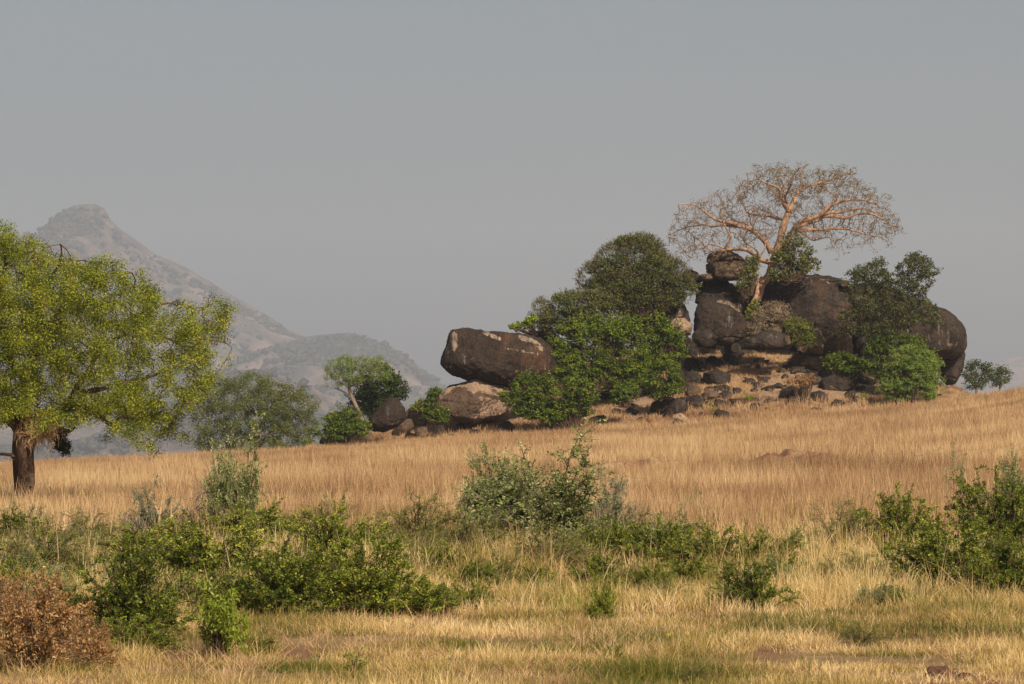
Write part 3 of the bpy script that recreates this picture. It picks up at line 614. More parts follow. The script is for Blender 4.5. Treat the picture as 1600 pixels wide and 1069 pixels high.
def grow_tree(name, label, cat, base, limbs, poly, d, depth, natt, step=.35, kill=.5, infl=3.0, rtip=.012, bark='bark_pink', twig='bark_twig', jit=.35, trop=(0, 0, .05),
              leaf=None, per_tip=0, leaf_len=.1, leaf_w=.05, spray=.35, droop=0.0, shell=0.0, seed=1, group=None, flute=.12, leaf_where=None, maxdia=None, pads=None):
    r = np.random.default_rng(seed); base = np.asarray(base, float); root = empty(name, base, label, cat, group)
    tr = Acc(); NN = []
    for pts, r0, r1, dz0, dz1 in limbs:
        n = len(pts); dz = np.linspace(dz0, dz1, n) + r.normal(0, .08, n) * (n > 2)
        W = np.array([P(px, py, d + z) for (px, py), z in zip(pts, dz)])
        W = spline(W, step * .8); n = len(W); t = np.linspace(0, 1, n)
        W = W + (np.c_[vnoise(W, 1.3, seed), vnoise(W, 1.3, seed + 2), vnoise(W, 1.3, seed + 4)] * np.minimum(1, t * 6)[:, None] * .22)
        rad = (r0 + (r1 - r0) * t ** .75) * (1 + .22 * vnoise(W, 2.2, seed + 7))
        tube(tr, W, rad, 9 if r0 > .12 else 6, flute if r0 > .12 else 0, seed); NN.append(W)
    nodes0 = np.concatenate(NN)
    tr.obj("trunk", M[bark], root, base, True)
    # crown points
    poly = np.asarray(poly, float); lo, hi = poly.min(0), poly.max(0); A = []
    while sum(map(len, A)) < natt:
        px = r.uniform(lo[0], hi[0], 4000); py = r.uniform(lo[1], hi[1], 4000); ok = inpoly(px, py, poly)
        if pads is not None:
            q = np.min([((px - a) / c) ** 2 + ((py - b) / e) ** 2 for a, b, c, e in pads], 0); ok &= q < 1
        px, py = px[ok], py[ok]
        e = 1 - ((px - (lo[0] + hi[0]) / 2) / ((hi[0] - lo[0]) / 2)) ** 2
        v = r.uniform(-1, 1, len(px)); dep = depth * np.sqrt(np.clip(e, .08, 1)) * v
        hfrac = (hi[1] - py) / (hi[1] - lo[1]); keep = r.random(len(px)) < (1 - shell + shell * np.clip(hfrac * .9 + np.abs(v) * .3, 0, 1))
        # domed top: points far from the middle plane sit lower
        w = P(0, 0, 1); dd = d + dep; X = (px - 800) * d / FPX; Z = CAMZ - (py - HZ) * d / FPX - np.abs(v) ** 2 * depth * .22
        A.append(np.c_[X, dd, Z][keep])
    att = np.concatenate(A)[:natt]
    N, par = colonize(att, nodes0, step, infl, kill, jit=jit, trop=trop, r=r)
    n0 = len(nodes0); kids = np.zeros(len(N), int); np.add.at(kids, par[par >= 0], 1)
    R = np.zeros(len(N)); 
    for i in range(len(N) - 1, n0 - 1, -1):
        if R[i] == 0: R[i] = rtip ** 2.3
        R[par[i]] += R[i]
    R = np.maximum(R, rtip ** 2.3) ** (1 / 2.3)
    if maxdia: R = np.minimum(R, maxdia)
    i = np.arange(n0, len(N)); p = par[i]; sg = Acc()
    ra = np.minimum(R[p], R[i] * 1.35); segs(sg, N[p], N[i], ra, R[i], 4)
    tips = i[kids[i] == 0]
    # fine end twigs
    k = 3; T0 = np.repeat(N[tips], k, 0); dr = unit(np.repeat(N[tips] - N[par[tips]], k, 0) + r.normal(0, .75, (len(tips) * k, 3)) + [0, 0, .15 - droop * .5])
    T1 = T0 + dr * step * r.uniform(.5, 1.3, (len(T0), 1)); segs(sg, T0, T1, np.full(len(T0), rtip), np.full(len(T0), rtip * .5), 3)
    sg.obj("branches", M[twig], root, base)
    if leaf and per_tip:
        src = np.concatenate([T1, N[i[(R[i] < rtip * 2.2)]]])
        if leaf_where is not None: src = src[leaf_where(src, r)]
        C = np.repeat(src, per_tip, 0); dirn = unit(r.normal(0, 1, C.shape)) * r.random((len(C), 1)) ** .5 * spray
        dirn[:, 2] = dirn[:, 2] * .7 - np.abs(r.normal(0, 1, len(C))) * droop * spray
        C = C + dirn; nrm = unit(r.normal(0, .6, C.shape) + unit(dirn) * .5 + [0, 0, .55])
        ct = np.repeat(r.normal(0, .13, len(src)), per_tip)
        V, F, T = leaves_block(C, nrm, leaf_len, leaf_w, np.clip(.5 + ct + r.normal(0, .16, len(C)), 0, 1), r)
        mobj("crown", V, F, M[leaf], root, base, tint=T)
    return root

def clump_bush(label, lobes, d, leaf='leaf_green', dens=1.0, ll=.15, lw=.08, sub=.42, sprig=.25, cat="bush", name="bush", base_px=None, seed=None, group=None, bark='bark_brown', trunk_r=.035, dfac=.8, flat=1.0, loose=.35):
    """rounded leafy bush: lobes of small leaf clusters around a fan of stems"""
    lobes = [(*l, 0) if len(l) == 4 else l for l in lobes]
    cx = lobes[0][0]; seed = seed if seed is not None else int(sum(l[0] + l[1] for l in lobes)); r = np.random.default_rng(seed)
    s = d / FPX
    if base_px is None: base_px = (np.mean([l[0] for l in lobes]), max(l[1] + l[3] for l in lobes))
    base = P(base_px[0], base_px[1], d)
    gzb = float(gz(np.array([base[0]]), np.array([base[1]]))[0])
    if abs(gzb - base[2]) < 1.0: base[2] = min(base[2], gzb)
    root = empty(name, base, label, cat, group); st = Acc(); C_ = []; N_ = []; T_ = []
    for (px, py, rx, ry, dz) in lobes:
        c = P(px, py, d + dz); R = np.array([rx * s, (rx + ry) / 2 * s * dfac, ry * s])
        m = int(16 * (R[0] * R[2] + R[0] * R[1] + R[1] * R[2]) / 3 / sub ** 2 * .52) + 6
        v = unit(r.normal(0, 1, (m, 3))); cc = c + v * R * (r.uniform(.45, 1.0, (m, 1)) ** .6) * .92
        cc += np.c_[vnoise(cc, .9, seed), vnoise(cc, .9, seed + 3), vnoise(cc, .9, seed + 6)] * .85 * R
        for q in cc[:: max(1, m // 22)]:
            mid = (base + q) / 2 + r.normal(0, .12, 3) + [0, 0, -.1]
            pp = spline([base + r.normal(0, .06, 3) * [1, 1, 0], mid, q], .3); tube(st, pp, np.linspace(trunk_r, .012, len(pp)), 5)
        sz = sub * r.uniform(.4, 1.15, m); nl = (dens * 95 * (sz / .42) ** 2 * (.15 * .08) / (ll * lw)).astype(int) + 6
        idx = np.repeat(np.arange(m), nl); u = unit(r.normal(0, 1, (len(idx), 3))); u[:, 2] = np.where(u[:, 2] < -.3, -u[:, 2], u[:, 2])
        rad = sz[idx] * (r.random(len(idx)) ** loose)
        C = cc[idx] + u * rad[:, None] * [1, 1, .75 * flat]
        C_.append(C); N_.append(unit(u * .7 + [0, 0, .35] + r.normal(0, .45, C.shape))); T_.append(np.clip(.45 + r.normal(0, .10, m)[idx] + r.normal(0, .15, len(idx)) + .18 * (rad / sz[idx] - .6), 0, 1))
        # loose sprigs breaking the outline
        ns = int(m * sprig * 3); v = unit(r.normal(0, 1, (ns, 3)) + [0, 0, .5]); a0 = c + v * R * .9; L_ = r.uniform(.3, .85, (ns, 1)) * sub
        a1 = a0 + unit(v + [0, 0, .7] + r.normal(0, .3, v.shape)) * L_ * 1.6
        if ns:
            segs(st, a0, a1, np.full(ns, .012), np.full(ns, .006), 3); k = max(3, int(9 * dens)); t = r.random((ns * k, 1))
            C = np.repeat(a0, k, 0) + (np.repeat(a1 - a0, k, 0)) * t + r.normal(0, .05, (ns * k, 3))
            C_.append(C); N_.append(unit(r.normal(0, 1, C.shape) + [0, 0, .4])); T_.append(np.clip(r.normal(.55, .15, len(C)), 0, 1))
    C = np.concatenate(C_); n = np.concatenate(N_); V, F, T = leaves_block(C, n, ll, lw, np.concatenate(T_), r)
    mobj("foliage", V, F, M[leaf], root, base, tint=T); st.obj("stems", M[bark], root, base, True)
    return root

# ------------------------------------------------------------------ trees
# the bare spreading tree on the kopje
TD = 273.5
hero_limbs = [
    ([(1168, 520), (1171, 500), (1176, 480), (1181, 462), (1185, 445), (1192, 436)], .12, .17, -1.2, -.3),
    ([(1184, 470), (1190, 448), (1199, 433), (1205, 415), (1212, 395), (1220, 371), (1227, 345), (1233, 330)], .28, .21, -.3, 0),
    ([(1205, 412), (1216, 398), (1228, 380), (1239, 363), (1248, 350), (1257, 344), (1280, 335), (1295, 322), (1310, 315), (1332, 311), (1351, 312), (1370, 319)], .26, .05, 0, -1.6),
    ([(1239, 363), (1252, 352), (1276, 343), (1291, 334), (1313, 332), (1336, 326), (1360, 329), (1379, 332)], .19, .04, -.1, 2.2),
    ([(1280, 340), (1300, 337), (1325, 339), (1347, 335), (1366, 336), (1385, 345), (1400, 354)], .15, .03, -.2, -1),
    ([(1240, 362), (1248, 360), (1270, 360), (1295, 358), (1325, 358), (1351, 365), (1370, 369)], .15, .03, -.2, -2.4),
    ([(1245, 358), (1272, 375), (1295, 371)], .08, .03, -.3, -3),
    ([(1233, 330), (1244, 309), (1257, 294), (1285, 283), (1304, 280), (1313, 272), (1332, 268)], .18, .03, 0, 1.6),
    ([(1291, 330), (1308, 311), (1297, 300), (1289, 292)], .09, .03, -.5, -2),
    ([(1233, 330), (1225, 320), (1220, 311), (1216, 294), (1195, 285), (1180, 277)], .18, .03, 0, -1.6),
    ([(1229, 318), (1228, 305), (1236, 290), (1240, 272), (1250, 262)], .12, .03, -.3, -2.4),
    ([(1220, 311), (1227, 298), (1221, 282), (1215, 266)], .09, .03, .3, 2.4),
    ([(1225, 343), (1205, 340), (1190, 337), (1171, 334), (1160, 320), (1150, 302)], .13, .03, 0, 1.8),
    ([(1205, 395), (1195, 378), (1175, 360), (1154, 354), (1145, 348), (1122, 343), (1102, 330), (1081, 322), (1060, 320)], .22, .03, 0, -1.4),
    ([(1154, 354), (1132, 353), (1115, 353), (1077, 354), (1062, 360), (1046, 367)], .12, .02, -.6, 1.6),
    ([(1175, 360), (1165, 350), (1150, 345), (1140, 335), (1130, 318)], .09, .02, -.6, 2.2),
    ([(1203, 410), (1182, 403), (1167, 393), (1152, 390), (1136, 389), (1141, 375), (1137, 362), (1132, 350), (1125, 335)], .20, .03, 0, -2.2),
    ([(1152, 390), (1125, 392), (1113, 393), (1098, 380), (1083, 367), (1070, 362)], .10, .02, -.3, 2),
    ([(1186, 404), (1180, 391), (1167, 382), (1161, 373), (1165, 363)], .10, .03, -.3, -2.6),
    ([(1184, 440), (1184, 408), (1195, 388), (1194, 376)], .10, .04, -.8, -.6),
    ([(1136, 389), (1110, 382), (1090, 390), (1072, 398)], .07, .02, -.5, -1.5)]
hero_poly = [(1040, 368), (1052, 330), (1060, 320), (1080, 312), (1100, 300), (1120, 291), (1150, 286), (1158, 268), (1185, 256), (1230, 255), (1270, 258), (1300, 262), (1335, 262), (1348, 280), (1370, 295), (1388, 305), (1385, 318), (1402, 325), (1410, 350), (1405, 362), (1370, 375), (1340, 372), (1310, 384), (1290, 372), (1250, 366), (1236, 345), (1214, 366), (1180, 374), (1150, 380), (1110, 390), (1075, 402), (1062, 388)]
grow_tree("bare_tree", "wide bare-limbed tree with pinkish bark spreading over the kopje summit", "tree", P(1190, 448, TD), hero_limbs, hero_poly, TD, 4.4, 3000,
          step=.28, kill=.36, infl=2.2, rtip=.0115, jit=.55, trop=(0, 0, .14), leaf='leaf_tree', per_tip=4, leaf_len=.11, leaf_w=.055, spray=.2, shell=.45, seed=5, maxdia=.06,
          leaf_where=lambda S, r: r.random(len(S)) < (.18 + .5 * smooth(proj(S)[0], 1140, 1200) * smooth(-proj(S)[1], -330, -275) + .4 * smooth(proj(S)[0], 1330, 1380)))

# the big lime-green tree at the left edge
LD = dist_at(38, 786)
left_limbs = [
    ([(38, 795), (37, 770), (37, 740), (34, 705), (30, 675), (15, 645), (-5, 605), (-30, 545), (-60, 480)], .20, .07, 0, -.8),
    ([(28, 790), (30, 750), (28, 700), (18, 670), (-25, 640), (-80, 600), (-150, 560)], .14, .05, .15, 1.2),
    ([(44, 790), (45, 750), (44, 705), (44, 670), (42, 620), (50, 575), (60, 520), (62, 450), (50, 390)], .17, .05, .05, .5),
    ([(48, 760), (50, 710), (56, 680), (70, 668), (86, 660), (103, 634), (119, 606), (136, 575), (154, 551), (178, 536), (215, 515), (250, 480), (275, 480)], .13, .018, -.1, -.5),
    ([(100, 638), (119, 638), (146, 648), (174, 665), (190, 650), (217, 654), (245, 650)], .10, .03, -.2, -.9),
    ([(115, 612), (150, 612), (190, 600), (225, 587), (256, 579), (290, 574), (315, 590)], .09, .02, -.2, .8),
    ([(215, 515), (260, 530), (300, 542), (318, 528), (350, 533), (362, 545)], .04, .010, -.4, -.4),
    ([(60, 520), (100, 480), (130, 440), (170, 425), (210, 425)], .09, .02, .3, 1.6),
    ([(60, 500), (80, 440), (100, 400), (95, 385)], .08, .02, .3, -1.4),
    ([(45, 600), (10, 540), (0, 470), (10, 400), (-10, 360)], .13, .02, 0, -1.8),
    ([(84, 672), (103, 672), (117, 665), (123, 651)], .07, .02, -.3, -.6),
    ([(22, 716), (11, 717), (-5, 713), (-30, 705)], .06, .03, -.2, -.5)]
left_poly = [(-330, 600), (-310, 490), (-230, 400), (-120, 352), (-40, 338), (0, 350), (30, 348), (80, 362), (112, 382), (104, 400), (140, 400), (190, 408), (235, 428), (250, 452), (300, 455), (342, 450), (368, 490), (345, 530), (338, 590), (322, 618), (285, 602), (282, 650), (245, 672), (200, 655), (150, 636), (120, 622), (70, 628), (40, 640), (0, 650), (-60, 670), (-150, 680), (-250, 660)]
lt = grow_tree("leafy_tree", "big lime-green tree with drooping twigs cut off by the left edge", "tree", P(38, 786, LD), left_limbs, left_poly, LD, 3.6, 2300,
          pads=[(-20, 380, 110, 34), (62, 418, 80, 34), (-70, 455, 110, 42), (30, 480, 90, 40), (160, 432, 86, 32), (205, 482, 85, 28), (292, 488, 68, 28), (338, 480, 30, 24), (-150, 560, 120, 60), (-10, 560, 90, 40), (85, 545, 85, 34), (180, 560, 62, 26), (270, 556, 66, 24), (300, 592, 40, 20), (40, 612, 70, 26), (150, 620, 60, 22), (245, 648, 44, 18), (205, 600, 40, 18)],
          step=.22, kill=.30, infl=2.0, rtip=.008, bark='bark_brown', twig='bark_brown', jit=.4, leaf='leaf_lime', per_tip=84, leaf_len=.049, leaf_w=.028, spray=.26, droop=.30, shell=.15, seed=11, maxdia=.06, flute=.25,
          leaf_where=lambda S, r: r.random(len(S)) < np.clip(.90 + 2.2 * fbm(S, 1.0, 61, 3), .03, 1))

grow_tree("acacia_tree", "round dull-green thorn tree behind the grass crest", "tree", P(400, 722, 296),
          [([(400, 722), (400, 690), (396, 668), (385, 645), (370, 620)], .16, .04, 0, -.8), ([(402, 720), (406, 680), (412, 655), (425, 630), (440, 605)], .12, .03, 0, .8), ([(400, 690), (380, 680), (350, 660), (325, 640)], .09, .02, 0, 1), ([(404, 690), (430, 672), (460, 655), (480, 635)], .09, .02, 0, -1)],
          [(298, 640), (305, 612), (330, 595), (360, 584), (400, 578), (440, 590), (465, 600), (492, 612), (498, 640), (492, 670), (498, 712), (440, 718), (360, 716), (305, 705)], 296, 3.6, 900,
          step=.32, kill=.5, infl=3, rtip=.012, bark='bark_grey', twig='bark_grey', leaf='leaf_acacia', per_tip=28, leaf_len=.15, leaf_w=.06, spray=.42, droop=.2, seed=21, maxdia=.05)
grow_tree("crooked_tree", "small crooked pale-stemmed tree leaning left with feathery crown", "tree", P(566, 656, 259),
          [([(566, 658), (560, 640), (550, 622), (546, 608), (547, 600)], .15, .10, 0, 0), ([(549, 620), (532, 610), (514, 603), (508, 595)], .08, .03, 0, -.3), ([(513, 603), (500, 604), (490, 606)], .03, .012, -.3, -.3),
           ([(547, 603), (560, 599), (572, 590), (578, 582), (587, 577)], .07, .03, 0, -.6), ([(547, 602), (540, 592), (530, 585)], .05, .02, 0, .4), ([(552, 600), (551, 585), (556, 572)], .05, .02, 0, .3), ([(546, 606), (535, 598), (522, 592)], .04, .02, 0, .3)],
          [(508, 578), (512, 562), (535, 554), (560, 558), (590, 552), (610, 562), (612, 588), (590, 592), (570, 584), (560, 596), (535, 598), (515, 592)], 259, 1.2, 420,
          step=.18, kill=.26, infl=1.6, rtip=.012, bark='bark_grey', twig='bark_grey', leaf='leaf_feather', per_tip=20, leaf_len=.10, leaf_w=.035, spray=.22, seed=31, maxdia=.03)
RT = 266.0
grow_tree("scraggly_tree", "scraggly dark tree with open crown standing before the long right boulder", "tree", P(1382, 580, RT),
          [([(1382, 584), (1381, 545), (1378, 515), (1372, 480), (1366, 450), (1360, 425)], .13, .03, 0, -.5), ([(1386, 582), (1392, 540), (1402, 500), (1418, 470), (1430, 440), (1434, 410)], .11, .03, 0, .6), ([(1378, 515), (1355, 490), (1340, 465), (1336, 440)], .07, .02, 0, .4), ([(1400, 505), (1430, 495), (1455, 485), (1468, 495)], .07, .02, .3, -.6), ([(1384, 560), (1360, 535), (1330, 520), (1318, 500)], .06, .02, 0, -.3), ([(1378, 500), (1370, 470), (1352, 440)], .05, .02, -.3, -.6)],
          [(1305, 520), (1318, 480), (1330, 455), (1318, 430), (1345, 408), (1375, 396), (1390, 415), (1385, 432), (1400, 430), (1405, 405), (1430, 386), (1455, 400), (1464, 425), (1450, 450), (1458, 470), (1474, 490), (1472, 508), (1440, 500), (1400, 512), (1350, 522), (1315, 518)], RT, 2.3, 1000,
          step=.24, kill=.34, infl=1.8, rtip=.010, bark='bark_grey', twig='bark_grey', leaf='leaf_scrag', per_tip=13, leaf_len=.14, leaf_w=.08, spray=.26, seed=41, maxdia=.04)
grow_tree("far_tree", "dark low tree beyond the crest at the right, nearest the boulder", "tree", P(1525, 612, 300),
          [([(1525, 622), (1524, 600), (1520, 585)], .12, .04, 0, 0), ([(1525, 605), (1535, 590), (1540, 580)], .08, .03, 0, .5), ([(1525, 605), (1512, 592), (1508, 580)], .08, .03, 0, -.5)],
          [(1502, 580), (1508, 566), (1525, 560), (1545, 566), (1552, 580), (1545, 600), (1510, 602)], 300, 1.3, 260, step=.2, kill=.32, infl=2, rtip=.012, bark='bark_grey', twig='bark_grey', leaf='leaf_dark', per_tip=9, leaf_len=.14, leaf_w=.08, spray=.3, seed=51, maxdia=.04)
grow_tree("far_tree", "dark low tree beyond the crest at the right, farther from the boulder", "tree", P(1562, 606, 305),
          [([(1562, 618), (1562, 595), (1560, 584)], .11, .04, 0, 0), ([(1562, 602), (1570, 590)], .06, .03, 0, .5)],
          [(1546, 586), (1552, 574), (1566, 570), (1578, 580), (1578, 600), (1550, 602)], 305, 1.1, 170, step=.2, kill=.32, infl=2, rtip=.012, bark='bark_grey', twig='bark_grey', leaf='leaf_dark', per_tip=9, leaf_len=.14, leaf_w=.08, spray=.3, seed=52, maxdia=.04)

# ------------------------------------------------------------------ bushes on and around the kopje
clump_bush("dark glossy round bush behind the small crooked tree", [(592, 604, 38, 32), (570, 630, 28, 26), (612, 612, 24, 28), (588, 640, 24, 18)], 262, 'leaf_dark', base_px=(588, 662))
clump_bush("low leafy green bush at the far left foot of the kopje", [(540, 662, 30, 22), (525, 678, 26, 14), (556, 672, 24, 18), (535, 650, 18, 12)], 256.0, 'leaf_green', base_px=(540, 693))
clump_bush("dark sapling bush in front of the tan base rock", [(679, 648, 20, 13), (688, 655, 14, 8), (674, 628, 6, 12), (681, 613, 7, 5)], 259.0, 'leaf_green', base_px=(680, 662), sub=.28, sprig=.6)
clump_bush("olive-topped upright bush on the summit left of the perched rock", [(985, 420, 62, 48), (1035, 435, 45, 36), (940, 440, 40, 34), (985, 455, 70, 34), (1060, 452, 28, 26), (1000, 395, 40, 28), (975, 478, 56, 20), (1030, 470, 40, 16)], 271.5, 'leaf_olive', base_px=(1000, 500), dens=.42, ll=.17, lw=.05, sub=.36, sprig=1.6, dfac=.8, loose=.6)
clump_bush("duller olive bush low on the left shoulder of the kopje", [(900, 488, 48, 32), (880, 505, 32, 22), (925, 478, 34, 22)], 268.5, 'leaf_olive', base_px=(900, 530), dens=.8, ll=.17, lw=.05, sprig=.7, loose=.5)
clump_bush("thin pale shrub against the sky above the jutting boulder", [(846, 492, 17, 24), (852, 508, 12, 14)], 270, 'leaf_silver', base_px=(850, 528), dens=.22, ll=.12, lw=.05, sub=.3, sprig=1.2)
clump_bush("bright green sprig poking up behind the jutting boulder", [(822, 508, 10, 6), (806, 512, 8, 4), (832, 500, 7, 5)], 269, 'leaf_bright', base_px=(838, 524), sub=.22, sprig=.3, ll=.18, lw=.12)
clump_bush("large bright green bush mass in the middle of the kopje", [(900, 548, 52, 44), (955, 530, 48, 36), (940, 575, 60, 32), (880, 570, 34, 30), (985, 565, 36, 36), (920, 515, 34, 22), (968, 515, 42, 22), (905, 592, 42, 15), (962, 592, 42, 13), (864, 558, 20, 26), (866, 582, 24, 16)], 264.5, 'leaf_green', base_px=(930, 610), sub=.46)
clump_bush("darker green bush beside the scarred boulder", [(1030, 522, 38, 30), (1012, 545, 34, 26), (1048, 548, 24, 24), (1028, 566, 30, 12)], 265.5, 'leaf_green', base_px=(1030, 575), sub=.42)
clump_bush("round green bush right of the mass, above the leaning pair of rocks", [(1036, 592, 30, 30), (1020, 600, 20, 20), (1048, 606, 20, 14), (1036, 614, 26, 8)], 260.5, 'leaf_green', base_px=(1036, 622), sub=.38)
clump_bush("low round green bush in front of the mass, left one", [(835, 612, 42, 28), (815, 625, 28, 18), (852, 635, 30, 18), (834, 645, 34, 9)], 258.8, 'leaf_green', base_px=(838, 652), sub=.40)
clump_bush("low round green bush in front of the mass, right one", [(903, 618, 34, 30), (885, 632, 26, 20), (862, 650, 26, 10), (900, 648, 30, 9)], 257.8, 'leaf_green', base_px=(895, 656), sub=.40)
clump_bush("small round bush below the rusty-edged dark rock", [(976, 618, 22, 16), (985, 610, 10, 12)], 258.5, 'leaf_green', base_px=(976, 634), sub=.28)
clump_bush("grey-green leafy climber hanging on the bare tree's trunk", [(1244, 402, 28, 22), (1262, 418, 18, 14), (1238, 378, 15, 10), (1222, 410, 16, 18), (1226, 430, 24, 12)], 271.6, 'leaf_olive', base_px=(1235, 440), dens=.07, ll=.19, lw=.11, sub=.34, sprig=.8)
clump_bush("thin green shrub in the cleft left of the bare tree's trunk", [(1172, 425, 13, 22), (1164, 445, 12, 12), (1180, 412, 8, 10)], 272.0, 'leaf_olive', base_px=(1172, 462), dens=.35, sub=.28, sprig=.9)
clump_bush("grey leafless twiggy shrub under the huge boulder", [(1205, 500, 30, 24), (1190, 515, 22, 14), (1215, 490, 18, 14)], 270.2, 'twig_dry', base_px=(1202, 530), dens=.55, ll=.22, lw=.025, sub=.36, sprig=1.2)
clump_bush("pale dry shrub with green shoots above the ledge", [(1250, 520, 20, 18), (1262, 530, 12, 12), (1240, 508, 12, 10)], 269.8, 'leaf_herb', base_px=(1250, 548), dens=.45, ll=.2, lw=.035, sub=.3, sprig=1)
clump_bush("yellowish vine at the foot of the cleft trunk", [(1172, 500, 7, 22), (1170, 525, 7, 14), (1180, 480, 6, 12)], 270.5, 'leaf_herb', base_px=(1170, 538), dens=.5, sub=.2, ll=.12, name="vine", cat="vine")
clump_bush("small bright bush left of the large right bushes", [(1318, 570, 26, 16), (1306, 566, 14, 12), (1334, 580, 16, 12)], 266, 'leaf_green', base_px=(1318, 590), sub=.34)
clump_bush("rounded green bush behind the feathery tree at the right", [(1405, 552, 44, 30), (1375, 572, 34, 26), (1430, 556, 34, 26)], 264.5, 'leaf_green', base_px=(1400, 605), sub=.42)
clump_bush("feathery light-green bushy tree at the right foot of the kopje", [(1425, 590, 44, 34), (1440, 572, 30, 26), (1405, 608, 28, 20), (1450, 605, 26, 20), (1420, 560, 26, 16)], 258.5, 'leaf_feather', base_px=(1424, 636), ll=.15, lw=.035, dens=1.2, sub=.4, sprig=.5, trunk_r=.07)
clump_bush("mossy yellow-green shrublet on the brown outcrop", [(662, 632, 12, 7), (650, 640, 10, 8)], 259.5, 'leaf_herb', base_px=(658, 645), dens=.5, sub=.2, ll=.1)
clump_bush("dry reddish herb patch beside the wide cracked rock", [(1252, 598, 22, 10), (1265, 594, 10, 8)], 262, 'leaf_dry', base_px=(1255, 608), dens=.35, sub=.22, ll=.12, lw=.03)
for px, row in ((1086, 592), (1108, 594), (1106, 640), (1170, 628), (1245, 616), (1350, 625), (1298, 600), (1118, 650), (1375, 640), (1510, 625)):
    g = G0(px, row); clump_bush("tiny green tuft growing among the stones of the slope", [(px, row - 5, 8, 4)], float(g[1]), 'leaf_bright', base_px=(px, row), sub=.14, dens=.6, ll=.1, lw=.05, name="green_tuft", cat="plant", group="green tufts on the stony slope", seed=int(px))

# stick nest in the fork of the left tree
def make_nest():
    c = P(58, 668, LD - .45); r = np.random.default_rng(3); root = empty("bird_nest", c, "untidy pale stick nest hanging in the left tree's fork", "nest"); a = Acc()
    m = 620; u = unit(r.normal(0, 1, (m, 3))); A = c + u * [.52, .4, .36] * r.uniform(.55, 1, (m, 1)) + [0, 0, .05]
    dv = unit(np.cross(u, r.normal(0, 1, (m, 3))) + [0, 0, -.35]); B = A + dv * r.uniform(.15, .55, (m, 1)); segs(a, A, B, np.full(m, .009), np.full(m, .004), 4)
    k = np.arange(0, m, 6); segs(a, B[k], B[k] + unit(r.normal(0, .3, (len(k), 3)) + [0, 0, -1]) * r.uniform(.1, .4, (len(k), 1)), np.full(len(k), .007), np.full(len(k), .003), 4)
    a.obj("sticks", M['dead_wood'], root, c)
    # lining of old leaves
    C = c + unit(r.normal(0, 1, (1500, 3))) * [.48, .36, .3] * r.uniform(.3, 1, (1500, 1)); V, F, T = leaves_block(C, unit(r.normal(0, 1, C.shape)), .06, .03, r.random(1500), r)
    mobj("lining", V, F, M['leaf_dry'], root, c, tint=T)
make_nest()
clump_bush("dark hanging leafy sprays under the left tree's fork", [(92, 692, 16, 20), (82, 675, 14, 14), (100, 705, 8, 12)], LD + .6, 'leaf_dark', base_px=(84, 668), ll=.07, lw=.03, sub=.16, dens=.5, sprig=.2, name="hanging_creeper", cat="creeper", trunk_r=.012)

# ------------------------------------------------------------------ foreground shrubs
def shrub_proto(seed, nst, ntw, nlf, ll, lw, leaf, bark, spread=1.0, up=1.0, arch=1.0, twl=.28, cover=.25):
    """unit shrub (about 1 m half width, 1 m high) of arching stems, side twigs and small leaves"""
    r = np.random.default_rng(seed); st = Acc(); tw_A = []; tw_B = []
    for k in range(nst):
        az = r.uniform(0, 2 * PI); rho = r.random() ** .5 * spread * r.uniform(.7, 1.2); h = (1.08 - .6 * rho ** 2) * (.42 + .85 * r.random() ** .8) * up
        t = np.linspace(0, 1, 9); rad = rho * t ** 1.0; z = h * (1 - (1 - t) ** (1.5 * arch)) - .12 * rho * t ** 3
        p = np.c_[np.cos(az) * rad, np.sin(az) * rad, z] + np.cumsum(r.normal(0, .022, (9, 3)), 0) + np.r_[r.normal(0, .06, 2), -.02]
        tube(st, p, np.linspace(.017, .004, 9), 4)
        if r.random() < .14: tube(st, p[-2] + (p[-1] - p[-2]) * np.linspace(0, 2.2, 4)[:, None] + r.normal(0, .01, (4, 3)), np.linspace(.006, .002, 4), 3); continue
        ts = r.uniform(cover, 1, ntw); i = np.minimum((ts * 8).astype(int), 7); f = ts * 8 - i; a = p[i] * (1 - f)[:, None] + p[i + 1] * f[:, None]
        out = unit(np.c_[np.cos(az) * np.ones(ntw), np.sin(az) * np.ones(ntw), .7 * np.ones(ntw)] * .6 + r.normal(0, .7, (ntw, 3)))
        tw_A.append(a); tw_B.append(a + out * twl * r.uniform(.4, 1.2, (ntw, 1)))
    A = np.concatenate(tw_A); B = np.concatenate(tw_B); segs(st, A, B, np.full(len(A), .005), np.full(len(A), .002), 3)
    t = r.random((len(A) * nlf, 1)) ** .8; a = np.repeat(A, nlf, 0); b = np.repeat(B, nlf, 0); dv = unit(b - a); side = unit(np.cross(dv, r.normal(0, 1, dv.shape)))
    C = a + (b - a) * t + side * ll * .6; keep = C[:, 2] > 0.0
    n = unit(np.cross(dv, side) + r.normal(0, .4, C.shape) + [0, 0, .5])
    tn = np.clip(.46 + np.repeat(r.normal(0, .14, len(A)), nlf) + r.normal(0, .12, len(C)), 0, 1)
    V, F, T = leaves_block(C[keep], n[keep], ll, lw, tn[keep], r, along=(side + dv * .5)[keep])
    sv, sf, s_t = st.get()
    return mesh_data("foliage", V, F, M[leaf], tint=T), mesh_data("stems", sv, sf, M[bark], smooth_f=True)
